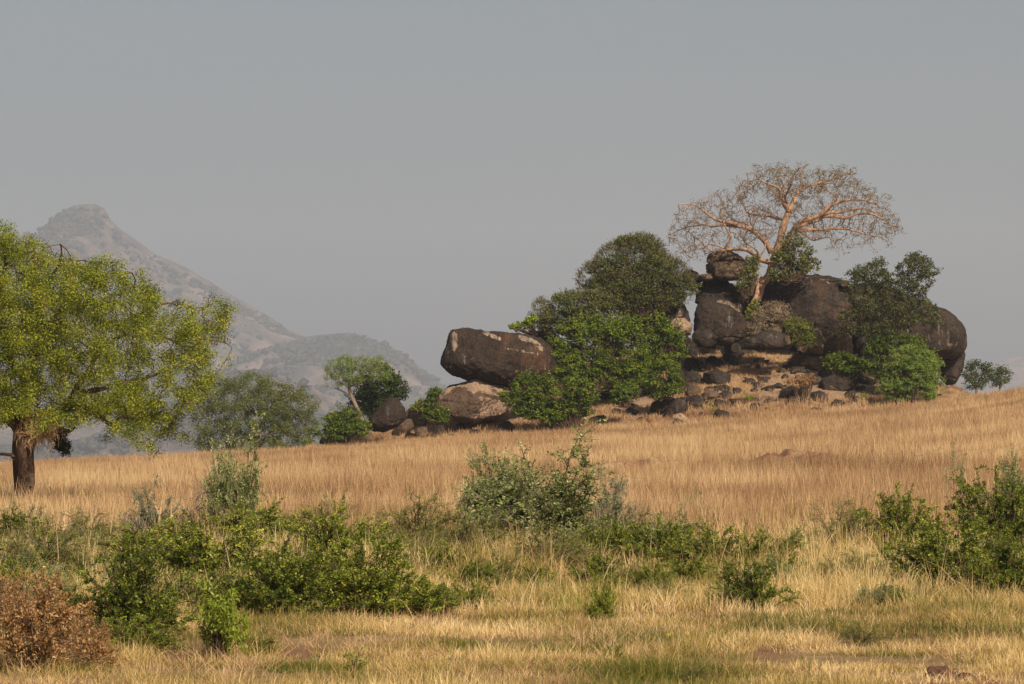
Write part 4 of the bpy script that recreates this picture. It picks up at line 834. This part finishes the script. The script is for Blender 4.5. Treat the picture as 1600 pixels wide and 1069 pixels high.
PR = {
    'thorn': [shrub_proto(s, 66, 20, 20, .042, .018, 'leaf_thorn', 'bark_grey') for s in (1, 2)],
    'silver': [shrub_proto(s, 34, 15, 14, .050, .018, 'leaf_silver', 'bark_grey') for s in (3,)],
    'dark': [shrub_proto(s, 60, 16, 30, .036, .021, 'leaf_bush', 'bark_brown', arch=.8, twl=.24) for s in (4, 5, 6)],
    'herb': [shrub_proto(s, 60, 12, 12, .05, .012, 'leaf_herb', 'twig_dry', arch=1.3) for s in (7, 8)],
    'dry': [shrub_proto(s, 56, 16, 16, .055, .022, 'leaf_dry', 'twig_dry') for s in (9, 10)],
    'bright': [shrub_proto(s, 26, 9, 12, .10, .034, 'leaf_bright', 'bark_brown', spread=.7, cover=.45) for s in (11,)],
    'sparse': [shrub_proto(s, 13, 10, 12, .055, .022, 'leaf_thorn', 'bark_grey', arch=.7) for s in (12, 13)],
    'broad': [shrub_proto(s, 9, 4, 4, .20, .06, 'leaf_herb', 'bark_brown', spread=.6, cover=.2) for s in (14,)],
}
# label, kind, centre px, base row, half width px, height px
SHRUBS = [
    ("widest grey-green thorn bush in the middle of the scrub belt", 'thorn', 850, 872, 142, 150),
    ("leafy crown bump of the middle thorn thicket, left shoulder", 'thorn', 768, 850, 55, 120),
    ("silvery-leaved thorn bush on the right flank of the middle thicket", 'silver', 948, 862, 62, 108),
    ("small dark bush under the silvery one", 'dark', 960, 880, 55, 60),
    ("tall conical thorn bush right of the bare sticks", 'thorn', 372, 862, 62, 150),
    ("slender thorn shoot rising above the tall conical bush", 'sparse', 352, 842, 36, 172),
    ("trailing lower skirt of the tall conical bush", 'dark', 395, 872, 75, 80),
    ("silvery bush with bare sticks in the left scrub", 'silver', 238, 862, 55, 92),
    ("dark bush directly below the silvery stick bush", 'dark', 235, 905, 80, 78),
    ("wispy green herb bush left of the silvery stick bush", 'herb', 135, 868, 62, 62),
    ("dark green shoots at the extreme left edge under the tree", 'dark', 22, 862, 60, 56),
    ("low green herb tangle below the left tree", 'herb', 60, 912, 110, 80),
    ("broad dark bush in the left thicket above the straw gap", 'dark', 330, 930, 105, 110),
    ("dark bush on the left of the bare soil patch", 'dark', 195, 992, 90, 125),
    ("dark low bush hugging the soil patch edge", 'dark', 215, 1022, 60, 50),
    ("dark bush right of the straw gap", 'dark', 430, 968, 95, 115),
    ("dense dark bush forming the right end of the left thicket", 'dark', 555, 965, 92, 120),
    ("upper green bush behind the right end of the left thicket", 'dark', 520, 895, 80, 95),
    ("dark shoots reaching right from the left thicket", 'dark', 640, 962, 62, 58),
    ("single leafy spray beyond the right end of the left thicket", 'dark', 690, 958, 26, 38),
    ("pale feathery herb bush left of the middle thicket", 'herb', 650, 868, 80, 82),
    ("thin upright bush between the conical bush and the herb bush", 'sparse', 528, 845, 34, 78),
    ("green herb skirt below the middle thicket", 'herb', 730, 888, 85, 72),
    ("low green skirt under the widest thorn bush", 'herb', 860, 896, 90, 62),
    ("rust-brown dead bush at the lower left", 'dry', 55, 1050, 90, 128),
    ("smaller rust-brown dead bush beside the dark left bush", 'dry', 138, 1042, 42, 66),
    ("pale dead brush on the left edge above the rust-brown bush", 'dry', 10, 985, 60, 70),
    ("bright yellow-green sapling in front of the soil patch", 'bright', 342, 1032, 62, 105),
    ("low green bush between middle thicket and right scrub", 'dark', 1035, 888, 66, 70),
    ("green bush right of the low middle bush", 'dark', 1105, 898, 62, 72),
    ("bright leafy tuft standing in the tan grass", 'dark', 1020, 932, 34, 48),
    ("dark bush in the grass with a shaded foot", 'dark', 1170, 958, 52, 78),
    ("leafy bush above the shaded-foot bush", 'dark', 1195, 902, 62, 68),
    ("grey-green thorn spray leaning right in the open grass", 'sparse', 1085, 808, 34, 44),
    ("smaller grey-green thorn spray right of the leaning one", 'sparse', 1180, 796, 30, 24),
    ("thin spray just below the leaning grey-green one", 'sparse', 1125, 832, 18, 24),
    ("rounded green herb bush of the right scrub", 'herb', 1312, 866, 60, 72),
    ("loose green bush with tall shoots right of the herb bush", 'dark', 1405, 868, 62, 92),
    ("tall shoot standing up from the loose green bush", 'sparse', 1402, 850, 22, 100),
    ("pale thorn sapling standing high in the right scrub", 'sparse', 1493, 800, 30, 104),
    ("dark leaning bush at the right edge", 'dark', 1565, 880, 85, 125),
    ("slanting upper bough bush at the right edge", 'thorn', 1590, 850, 60, 110),
    ("broad dark bush at the bottom of the right scrub", 'dark', 1480, 925, 85, 100),
    ("dark bush in the lower right corner of the scrub", 'dark', 1578, 938, 70, 95),
    ("low green bush left of the broad right one", 'dark', 1400, 905, 42, 52),
    ("slim leafy stem in the tan grass below the thicket", 'dark', 940, 975, 22, 62),
    ("small green sprig in the tan grass under the widest bush", 'dark', 838, 928, 28, 40),
    ("tiny thorn spray beside the dirt track, left one", 'sparse', 1000, 730, 20, 18),
    ("tiny thorn spray beside the dirt track, right one", 'sparse', 1325, 727, 16, 16),
    ("tiny green shoot below the dirt track, left one", 'sparse', 1214, 758, 12, 14),
    ("tiny green shoot below the dirt track, right one", 'sparse', 1298, 758, 10, 14),
    ("broad-leaved plant near the bottom edge", 'broad', 552, 1062, 42, 40),
    ("small dark herb in the short grass", 'dark', 958, 1036, 16, 26),
    ("green herb in the short grass at the lower right", 'herb', 1090, 1068, 40, 26),
    ("olive herb clump in the grass right of the soil scrape", 'herb', 1345, 1012, 45, 34),
    ("low mixed green bush between the herb bush and the left thicket end", 'herb', 610, 888, 60, 58),
    ("soft green bush below the pale feathery herb bush", 'dark', 700, 902, 52, 50),
    ("thin yellowish herb bush in front of the middle thicket's left side", 'herb', 770, 915, 55, 48),
    ("grey-green bush joining the middle thicket to the low bushes on its right", 'thorn', 1040, 868, 60, 58),
    ("green herb bush beside the bush with the shaded foot", 'herb', 1245, 892, 52, 56),
    ("small leafy bush behind the leafy tuft in the tan grass", 'dark', 1075, 915, 40, 42),
    ("wispy herb bush at the near side of the right scrub", 'herb', 1340, 915, 55, 45),
    ("low herb in the short grass right of the bright sapling", 'dark', 405, 1022, 28, 26),
]
SHR_OBS = []
for k, (label, kind, px, row, hw, h) in enumerate(SHRUBS):
    g = G0(px, row); s = g[1] / FPX; r = np.random.default_rng(100 + k)
    fol, stm = PR[kind][k % len(PR[kind])]
    root = empty("shrub" if kind not in ('broad', 'bright') else "sapling", g, label, "shrub" if kind not in ('broad', 'bright') else "plant")
    for nm, me in (("foliage", fol), ("stems", stm)):
        o = bpy.data.objects.new(nm, me); col.objects.link(o); o.parent = root
    f_ = 1.12 if row > 760 else 1.0
    if kind == 'dark': f_ *= 1.15
    root.scale = (hw * s * f_, hw * s * f_, h * s * .95); root.rotation_euler = (0, 0, r.uniform(0, 6.28))
    SHR_OBS.append((g[0], g[1], hw * s))

def filler():
    r = np.random.default_rng(77); c = 0
    for k in range(400):
        px = r.uniform(-20, 1620) if c % 3 else r.uniform(-20, 640); row = r.uniform(835, 955); w = np.interp(px, [0, 600, 720, 1250, 1400, 1600], [1, 1, .6, .5, .8, 1])
        if r.random() > w: continue
        g = G0(px, row); s = g[1] / FPX; hw = r.uniform(26, 66); h = hw * r.uniform(.5, .95); kind = ('dark', 'dark', 'herb', 'thorn')[r.integers(4)]
        root = empty("shrub", g, "small low shrub mixed into the scrub belt", "shrub", "small shrubs filling the scrub belt")
        for nm, me in zip(("foliage", "stems"), PR[kind][r.integers(len(PR[kind]))]):
            o = bpy.data.objects.new(nm, me); col.objects.link(o); o.parent = root
        root.scale = (hw * s, hw * s, h * s); root.rotation_euler = (0, 0, r.uniform(0, 6.28)); c += 1
        if c >= 160: break
filler()
# bare pale sticks standing in the silvery bush, and the clod of red earth at the lower right
def sticks():
    g = G0(248, 862); root = empty("dead_branch", g, "bare orange-tan forked stick standing in the silvery left bush", "branch"); a = Acc()
    d = g[1] - .2
    for pts, r0 in (([(250, 862), (248, 820), (252, 790), (256, 765)], .03), ([(248, 805), (240, 785), (232, 772)], .022), ([(272, 860), (268, 825), (267, 780)], .015), ([(254, 795), (246, 800)], .015)):
        W = spline([P(x, y, d) for x, y in pts], .08); tube(a, W, np.linspace(r0, r0 * .5, len(W)), 6)
    a.obj("stick", M['dead_wood'], root, g, True)
    g = G0(300, 860); root = empty("dead_branch", g, "grey leafless arching branch between silvery bush and conical bush", "branch"); a = Acc(); d = g[1]
    r = np.random.default_rng(8)
    for pts, r0 in (([(290, 862), (292, 820), (305, 795), (325, 778)], .02), ([(300, 800), (318, 792), (335, 790)], .012), ([(305, 795), (310, 775), (322, 768)], .012)):
        W = spline([P(x, y, d) for x, y in pts], .08); tube(a, W, np.linspace(r0, r0 * .4, len(W)), 5)
        k = r.integers(0, len(W), 26); segs(a, W[k], W[k] + r.normal(0, .13, (26, 3)), np.full(26, .006), np.full(26, .003), 3)
    a.obj("twigs", M['bark_grey'], root, g, True)
sticks()
def clod(label, px, row, w, h, n):
    g = G0(px, row); s = g[1] / FPX; V0, F0 = ICO[4]; V = V0 * [w * s, w * s * .7, h * s] * (1 + 1.0 * fbm(V0, 1.6, n, 4)[:, None]); V[:, 2] = np.maximum(V[:, 2], -.08)
    def build(N, L, co): return mixc(N, L, maprange(N, L, noise(N, L, co, 9, 6, .7), .3, .7), (0.07, 0.035, 0.024), (0.17, 0.09, 0.06))
    if 'clod' not in M: M['clod'] = surf_mat("red_clod", build, bump=1, bscale=14, bdist=.05)
    tag(mobj("earth_clod", V + g, F0, M['clod'], origin=g, smooth_f=True), label, "clod")
clod("dark red earth clod at the bottom right edge", 1470, 1062, 22, 16, 5)
clod("smaller red earth clod beside the dark one", 1505, 1062, 16, 9, 9)

# ------------------------------------------------------------------ grasses
def blades(root, h, w, az, lean, tint, L=3, droop=0.0, r=rng):
    m = len(root); t = np.linspace(0, 1, L)[None, :, None]; dirn = np.c_[np.cos(az), np.sin(az), np.zeros(m)]
    lean = lean[:, None, None]; H = h[:, None, None]
    c = root[:, None] + dirn[:, None] * H * lean * t ** 1.7 + np.array([0, 0, 1.]) * H * (t * np.sqrt(np.clip(1 - lean ** 2 * .6, .1, 1)) - droop * lean * t ** 3 * .6)
    az2 = r.uniform(0, 2 * PI, m); sd = np.c_[np.cos(az2), np.sin(az2), np.zeros(m)][:, None] * (w[:, None, None] / 2) * (1 - .85 * t ** 1.5)
    V = np.stack([c - sd, c + sd], 2).reshape(-1, 3)
    k = np.arange(L - 1)[None] * 2 + np.arange(m)[:, None] * 2 * L; F = np.stack([k, k + 1, k + 3, k + 2], -1).reshape(-1, 4)
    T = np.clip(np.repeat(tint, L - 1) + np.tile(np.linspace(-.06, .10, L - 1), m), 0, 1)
    return V, F, T
def field(name, label, mat, n_tuft, per, d0, d1, px0, px1, hfun, wid, tintfun, maskfun, spread, leanmu, L=3, dpow=1.0, droop=0.0, seed=1):
    r = np.random.default_rng(seed); d = d0 + (d1 - d0) * r.random(n_tuft) ** dpow; px = r.uniform(px0, px1, n_tuft); x = (px - 800) * d / FPX
    z = gz(x, d); row = HZ - (z - CAMZ) * FPX / d; P0 = np.c_[x, d, z]
    k = r.random(n_tuft) < maskfun(px, row, P0); P0, px, row = P0[k], px[k], row[k]; m = len(P0)
    idx = np.repeat(np.arange(m), per); th = r.uniform(0, 2 * PI, len(idx)); rad = spread * r.random(len(idx)) ** .6
    R = P0[idx] + np.c_[np.cos(th) * rad, np.sin(th) * rad, np.full(len(idx), -.02)]
    h = (hfun(px, row, P0, r) * r.uniform(.75, 1.2, m))[idx] * r.uniform(.55, 1.15, len(idx))
    az = th + r.normal(0, .8, len(idx)); lean = np.clip(np.abs(r.normal(leanmu, leanmu * .6, len(idx))), 0, .95)
    tt = np.clip(tintfun(px, row, P0, r)[idx] + r.normal(0, .12, len(idx)), 0, 1)
    V, F, T = blades(R, h, wid * (P0[idx, 1] / 60.) ** .5 * r.uniform(.6, 1.4, len(idx)), az, lean, tt, L, droop, r)
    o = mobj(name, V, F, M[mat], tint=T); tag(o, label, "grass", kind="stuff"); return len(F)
def tside(P0):                                # metres in front of the track (positive = nearer the camera)
    px = 800 + P0[:, 0] * FPX / P0[:, 1]; return np.interp(px, TRK[0], TRK[1]) - P0[:, 1]
def trackdist(P0):
    px = 800 + P0[:, 0] * FPX / P0[:, 1]; return np.abs(P0[:, 1] - np.interp(px, TRK[0], TRK[1]))
nf = 0
nf += field("field_grass", "tall reddish-tan dry grass covering the whole field up to the kopje", 'field', 165000, 6, 68, 266, -320, 1920,
      lambda px, row, P0, r: (.62 - .50 * np.exp(-(tside(P0) / 9.) ** 2) * (tside(P0) > -2)) * (1 - .72 * (1 - smooth(px, 120, 330)) * smooth(P0[:, 1], LD - 16, LD - 10) * (1 - smooth(P0[:, 1], LD + 2, LD + 10))) * (1 + .9 * fbm(P0[:, :2], .25, 3, 3)) * (1 - .35 * smooth(P0[:, 1], 200, 262)), .0092,
      lambda px, row, P0, r: .44 + .5 * fbm(P0[:, :2], .12, 7, 3) + .3 * fbm(P0[:, :2], .9, 70, 2) + .6 * fbm(P0[:, :2] * [.035, .22], 1.0, 8, 3) + .20 * np.exp(-(trackdist(P0) / 5) ** 2) + r.normal(0, .07, len(px)) - .06 * smooth(P0[:, 1], 150, 200) ,
      lambda px, row, P0: np.where(trackdist(P0) < 2.0, .06, 1.0) * (P0[:, 1] < 262 - 4 * smooth(px, 560, 620) * (1 - smooth(px, 1480, 1520))), .12, .22, L=3, dpow=.85, seed=2)
nf += field("field_grass", "pale straw fringe of grass along the foot of the stony kopje slope", 'pale_grass', 9000, 7, 250, 262, 480, 1620,
      lambda px, row, P0, r: np.full(len(px), .5) * (1 + .8 * vnoise(P0[:, :2], .4, 5)), .014,
      lambda px, row, P0, r: .5 + .6 * fbm(P0[:, :2], .25, 17, 2), lambda px, row, P0: smooth(P0[:, 1], 250, 256) * (1 - .6 * smooth(P0[:, 1], 259, 262)), .12, .25, seed=3)
nf += field("slope_grass", "thin dry grass clumps between the stones of the kopje slope", 'pale_grass', 26000, 7, 257, 284, 540, 1600,
      lambda px, row, P0, r: np.full(len(px), .30), .014,
      lambda px, row, P0, r: .42 + .7 * fbm(P0[:, :2], .3, 19, 2), lambda px, row, P0: np.clip(.5 + 2.6 * fbm(P0[:, :2], .33, 23, 2), 0.05, 1), .12, .35, seed=4)
def fgmask(px, row, P0): return 1 - .97 * soil_mask(px, row) * np.clip(.9 + fbm(P0[:, :2], 1.5, 41, 2) * 1.5, 0, 1)
nf += field("tall_grass", "tall tan grass standing between and in front of the shrubs", 'near_grass', 24000, 13, 47, 84, -520, 2120,
      lambda px, row, P0, r: (.13 + .38 * smooth(P0[:, 1] + 9 * fbm(P0[:, :2], .3, 71, 3), 47, 60) * np.clip(.75 + 2.4 * fbm(P0[:, :2], .35, 11, 3), .25, 1.9)), .0075,
      lambda px, row, P0, r: .60 + .55 * fbm(P0[:, :2], .35, 13, 4) + r.normal(0, .14, len(px)), lambda px, row, P0: fgmask(px, row, P0) * np.clip(.8 + 1.8 * fbm(P0[:, :2], .8, 43, 3), .08, 1) * (1 - .5 * smooth(P0[:, 1], 68, 84)), .12, .45, L=4, droop=.6, seed=5)
nf += field("short_grass", "short mixed green and straw grass along the bottom of the view", 'near_grass', 38000, 15, 36, 60, -520, 2120,
      lambda px, row, P0, r: .145 * np.clip(1 + 2.4 * fbm(P0[:, :2], .8, 12, 3), .25, 2.6), .0075,
      lambda px, row, P0, r: .37 + .95 * fbm(P0[:, :2], .5, 14, 4) + r.normal(0, .17, len(px)), lambda px, row, P0: fgmask(px, row, P0) * np.clip(.95 + 1.8 * fbm(P0[:, :2], 1.1, 44, 3), .1, 1), .12, .7, L=4, droop=.4, seed=6)
nf += field("straw_litter", "matted flattened straw lying over the soil near the camera", 'pale_grass', 15000, 8, 36, 72, -520, 2120,
      lambda px, row, P0, r: np.full(len(px), .24), .008,
      lambda px, row, P0, r: .5 + .8 * fbm(P0[:, :2], .5, 15, 3), lambda px, row, P0: (.85 - .75 * soil_mask(px, row)) * np.clip(.6 + 2 * fbm(P0[:, :2], .9, 45, 3), 0, 1), .2, .95, L=3, seed=7)
nf += field("straw_stalks", "long pale straw stalks leaning every way above the tan grass", 'pale_grass', 2600, 4, 44, 76, -520, 2120,
      lambda px, row, P0, r: r.uniform(.4, .95, len(px)), .010,
      lambda px, row, P0, r: r.uniform(.4, .9, len(px)), lambda px, row, P0: fgmask(px, row, P0) * np.clip(.4 + 2 * fbm(P0[:, :2], .3, 46, 2), 0.05, 1) * smooth(P0[:, 1], 46, 54), .15, .7, L=5, droop=.7, seed=9)
nf += field("herb_layer", "fresh green herbs creeping through the grass of the scrub belt", 'leaf_herb', 22000, 10, 50, 84, -520, 2120,
      lambda px, row, P0, r: .12 + .28 * r.random(len(px)) ** 2, .010,
      lambda px, row, P0, r: .45 + .5 * fbm(P0[:, :2], .5, 33, 2), lambda px, row, P0: np.clip(fbm(P0[:, :2], .45, 35, 3) * 3 + .05 - .5 * smooth(P0[:, 1], 74, 84), 0, 1) * fgmask(px, row, P0), .2, .5, L=3, seed=8)
print("grass faces", nf)

# yellow flowers in the grass
for px, row in ((1044, 996), (1050, 994), (1074, 995)):
    g = G0(px, row + 12); root = empty("yellow_flower", g, "tiny yellow flower in the short grass", "flower", "tiny yellow flowers in the short grass"); a = Acc()
    top = g + [0, 0, .11]; segs(a, np.array([g]), np.array([top]), [.003], [.002], 4); a.obj("stem", M['leaf_herb'], root, g)
    th = np.linspace(0, 2 * PI, 6)[:-1]; C = top + np.c_[np.cos(th), np.full(5, 0), np.sin(th)] * .014
    if 'petal' not in M: M['petal'] = leaf_mat("petal", G((0.7, 0.5, 0.02), (0.85, 0.62, 0.04)), transl=.2)
    V, F, T = leaves_block(C, np.tile([0., -.9, .4], (5, 1)), .016, .012, np.full(5, .5)); mobj("petals", V, F, M['petal'], root, g, tint=T)

# ------------------------------------------------------------------ the hazy air
def make_haze():
    m, N, L = nodes("haze"); v = N.new("ShaderNodeVolumePrincipled"); v.inputs["Color"].default_value = (0.65, 0.735, 0.88, 1); v.inputs["Density"].default_value = HAZE_DENSITY; v.inputs["Anisotropy"].default_value = 0.0
    out = N.new("ShaderNodeOutputMaterial"); L.new(v.outputs[0], out.inputs["Volume"])
    x, y0, y1, z0, z1 = 6900, -80, 10700, -45, 600
    V = np.array([[-x, y0, z0], [x, y0, z0], [x, y1, z0], [-x, y1, z0], [-x, y0, z1], [x, y0, z1], [x, y1, z1], [-x, y1, z1]], float)
    F = np.array([[0, 3, 2, 1], [4, 5, 6, 7], [0, 1, 5, 4], [1, 2, 6, 5], [2, 3, 7, 6], [3, 0, 4, 7]])
    tag(mobj("haze", V, F, m), kind="stuff")
make_haze()
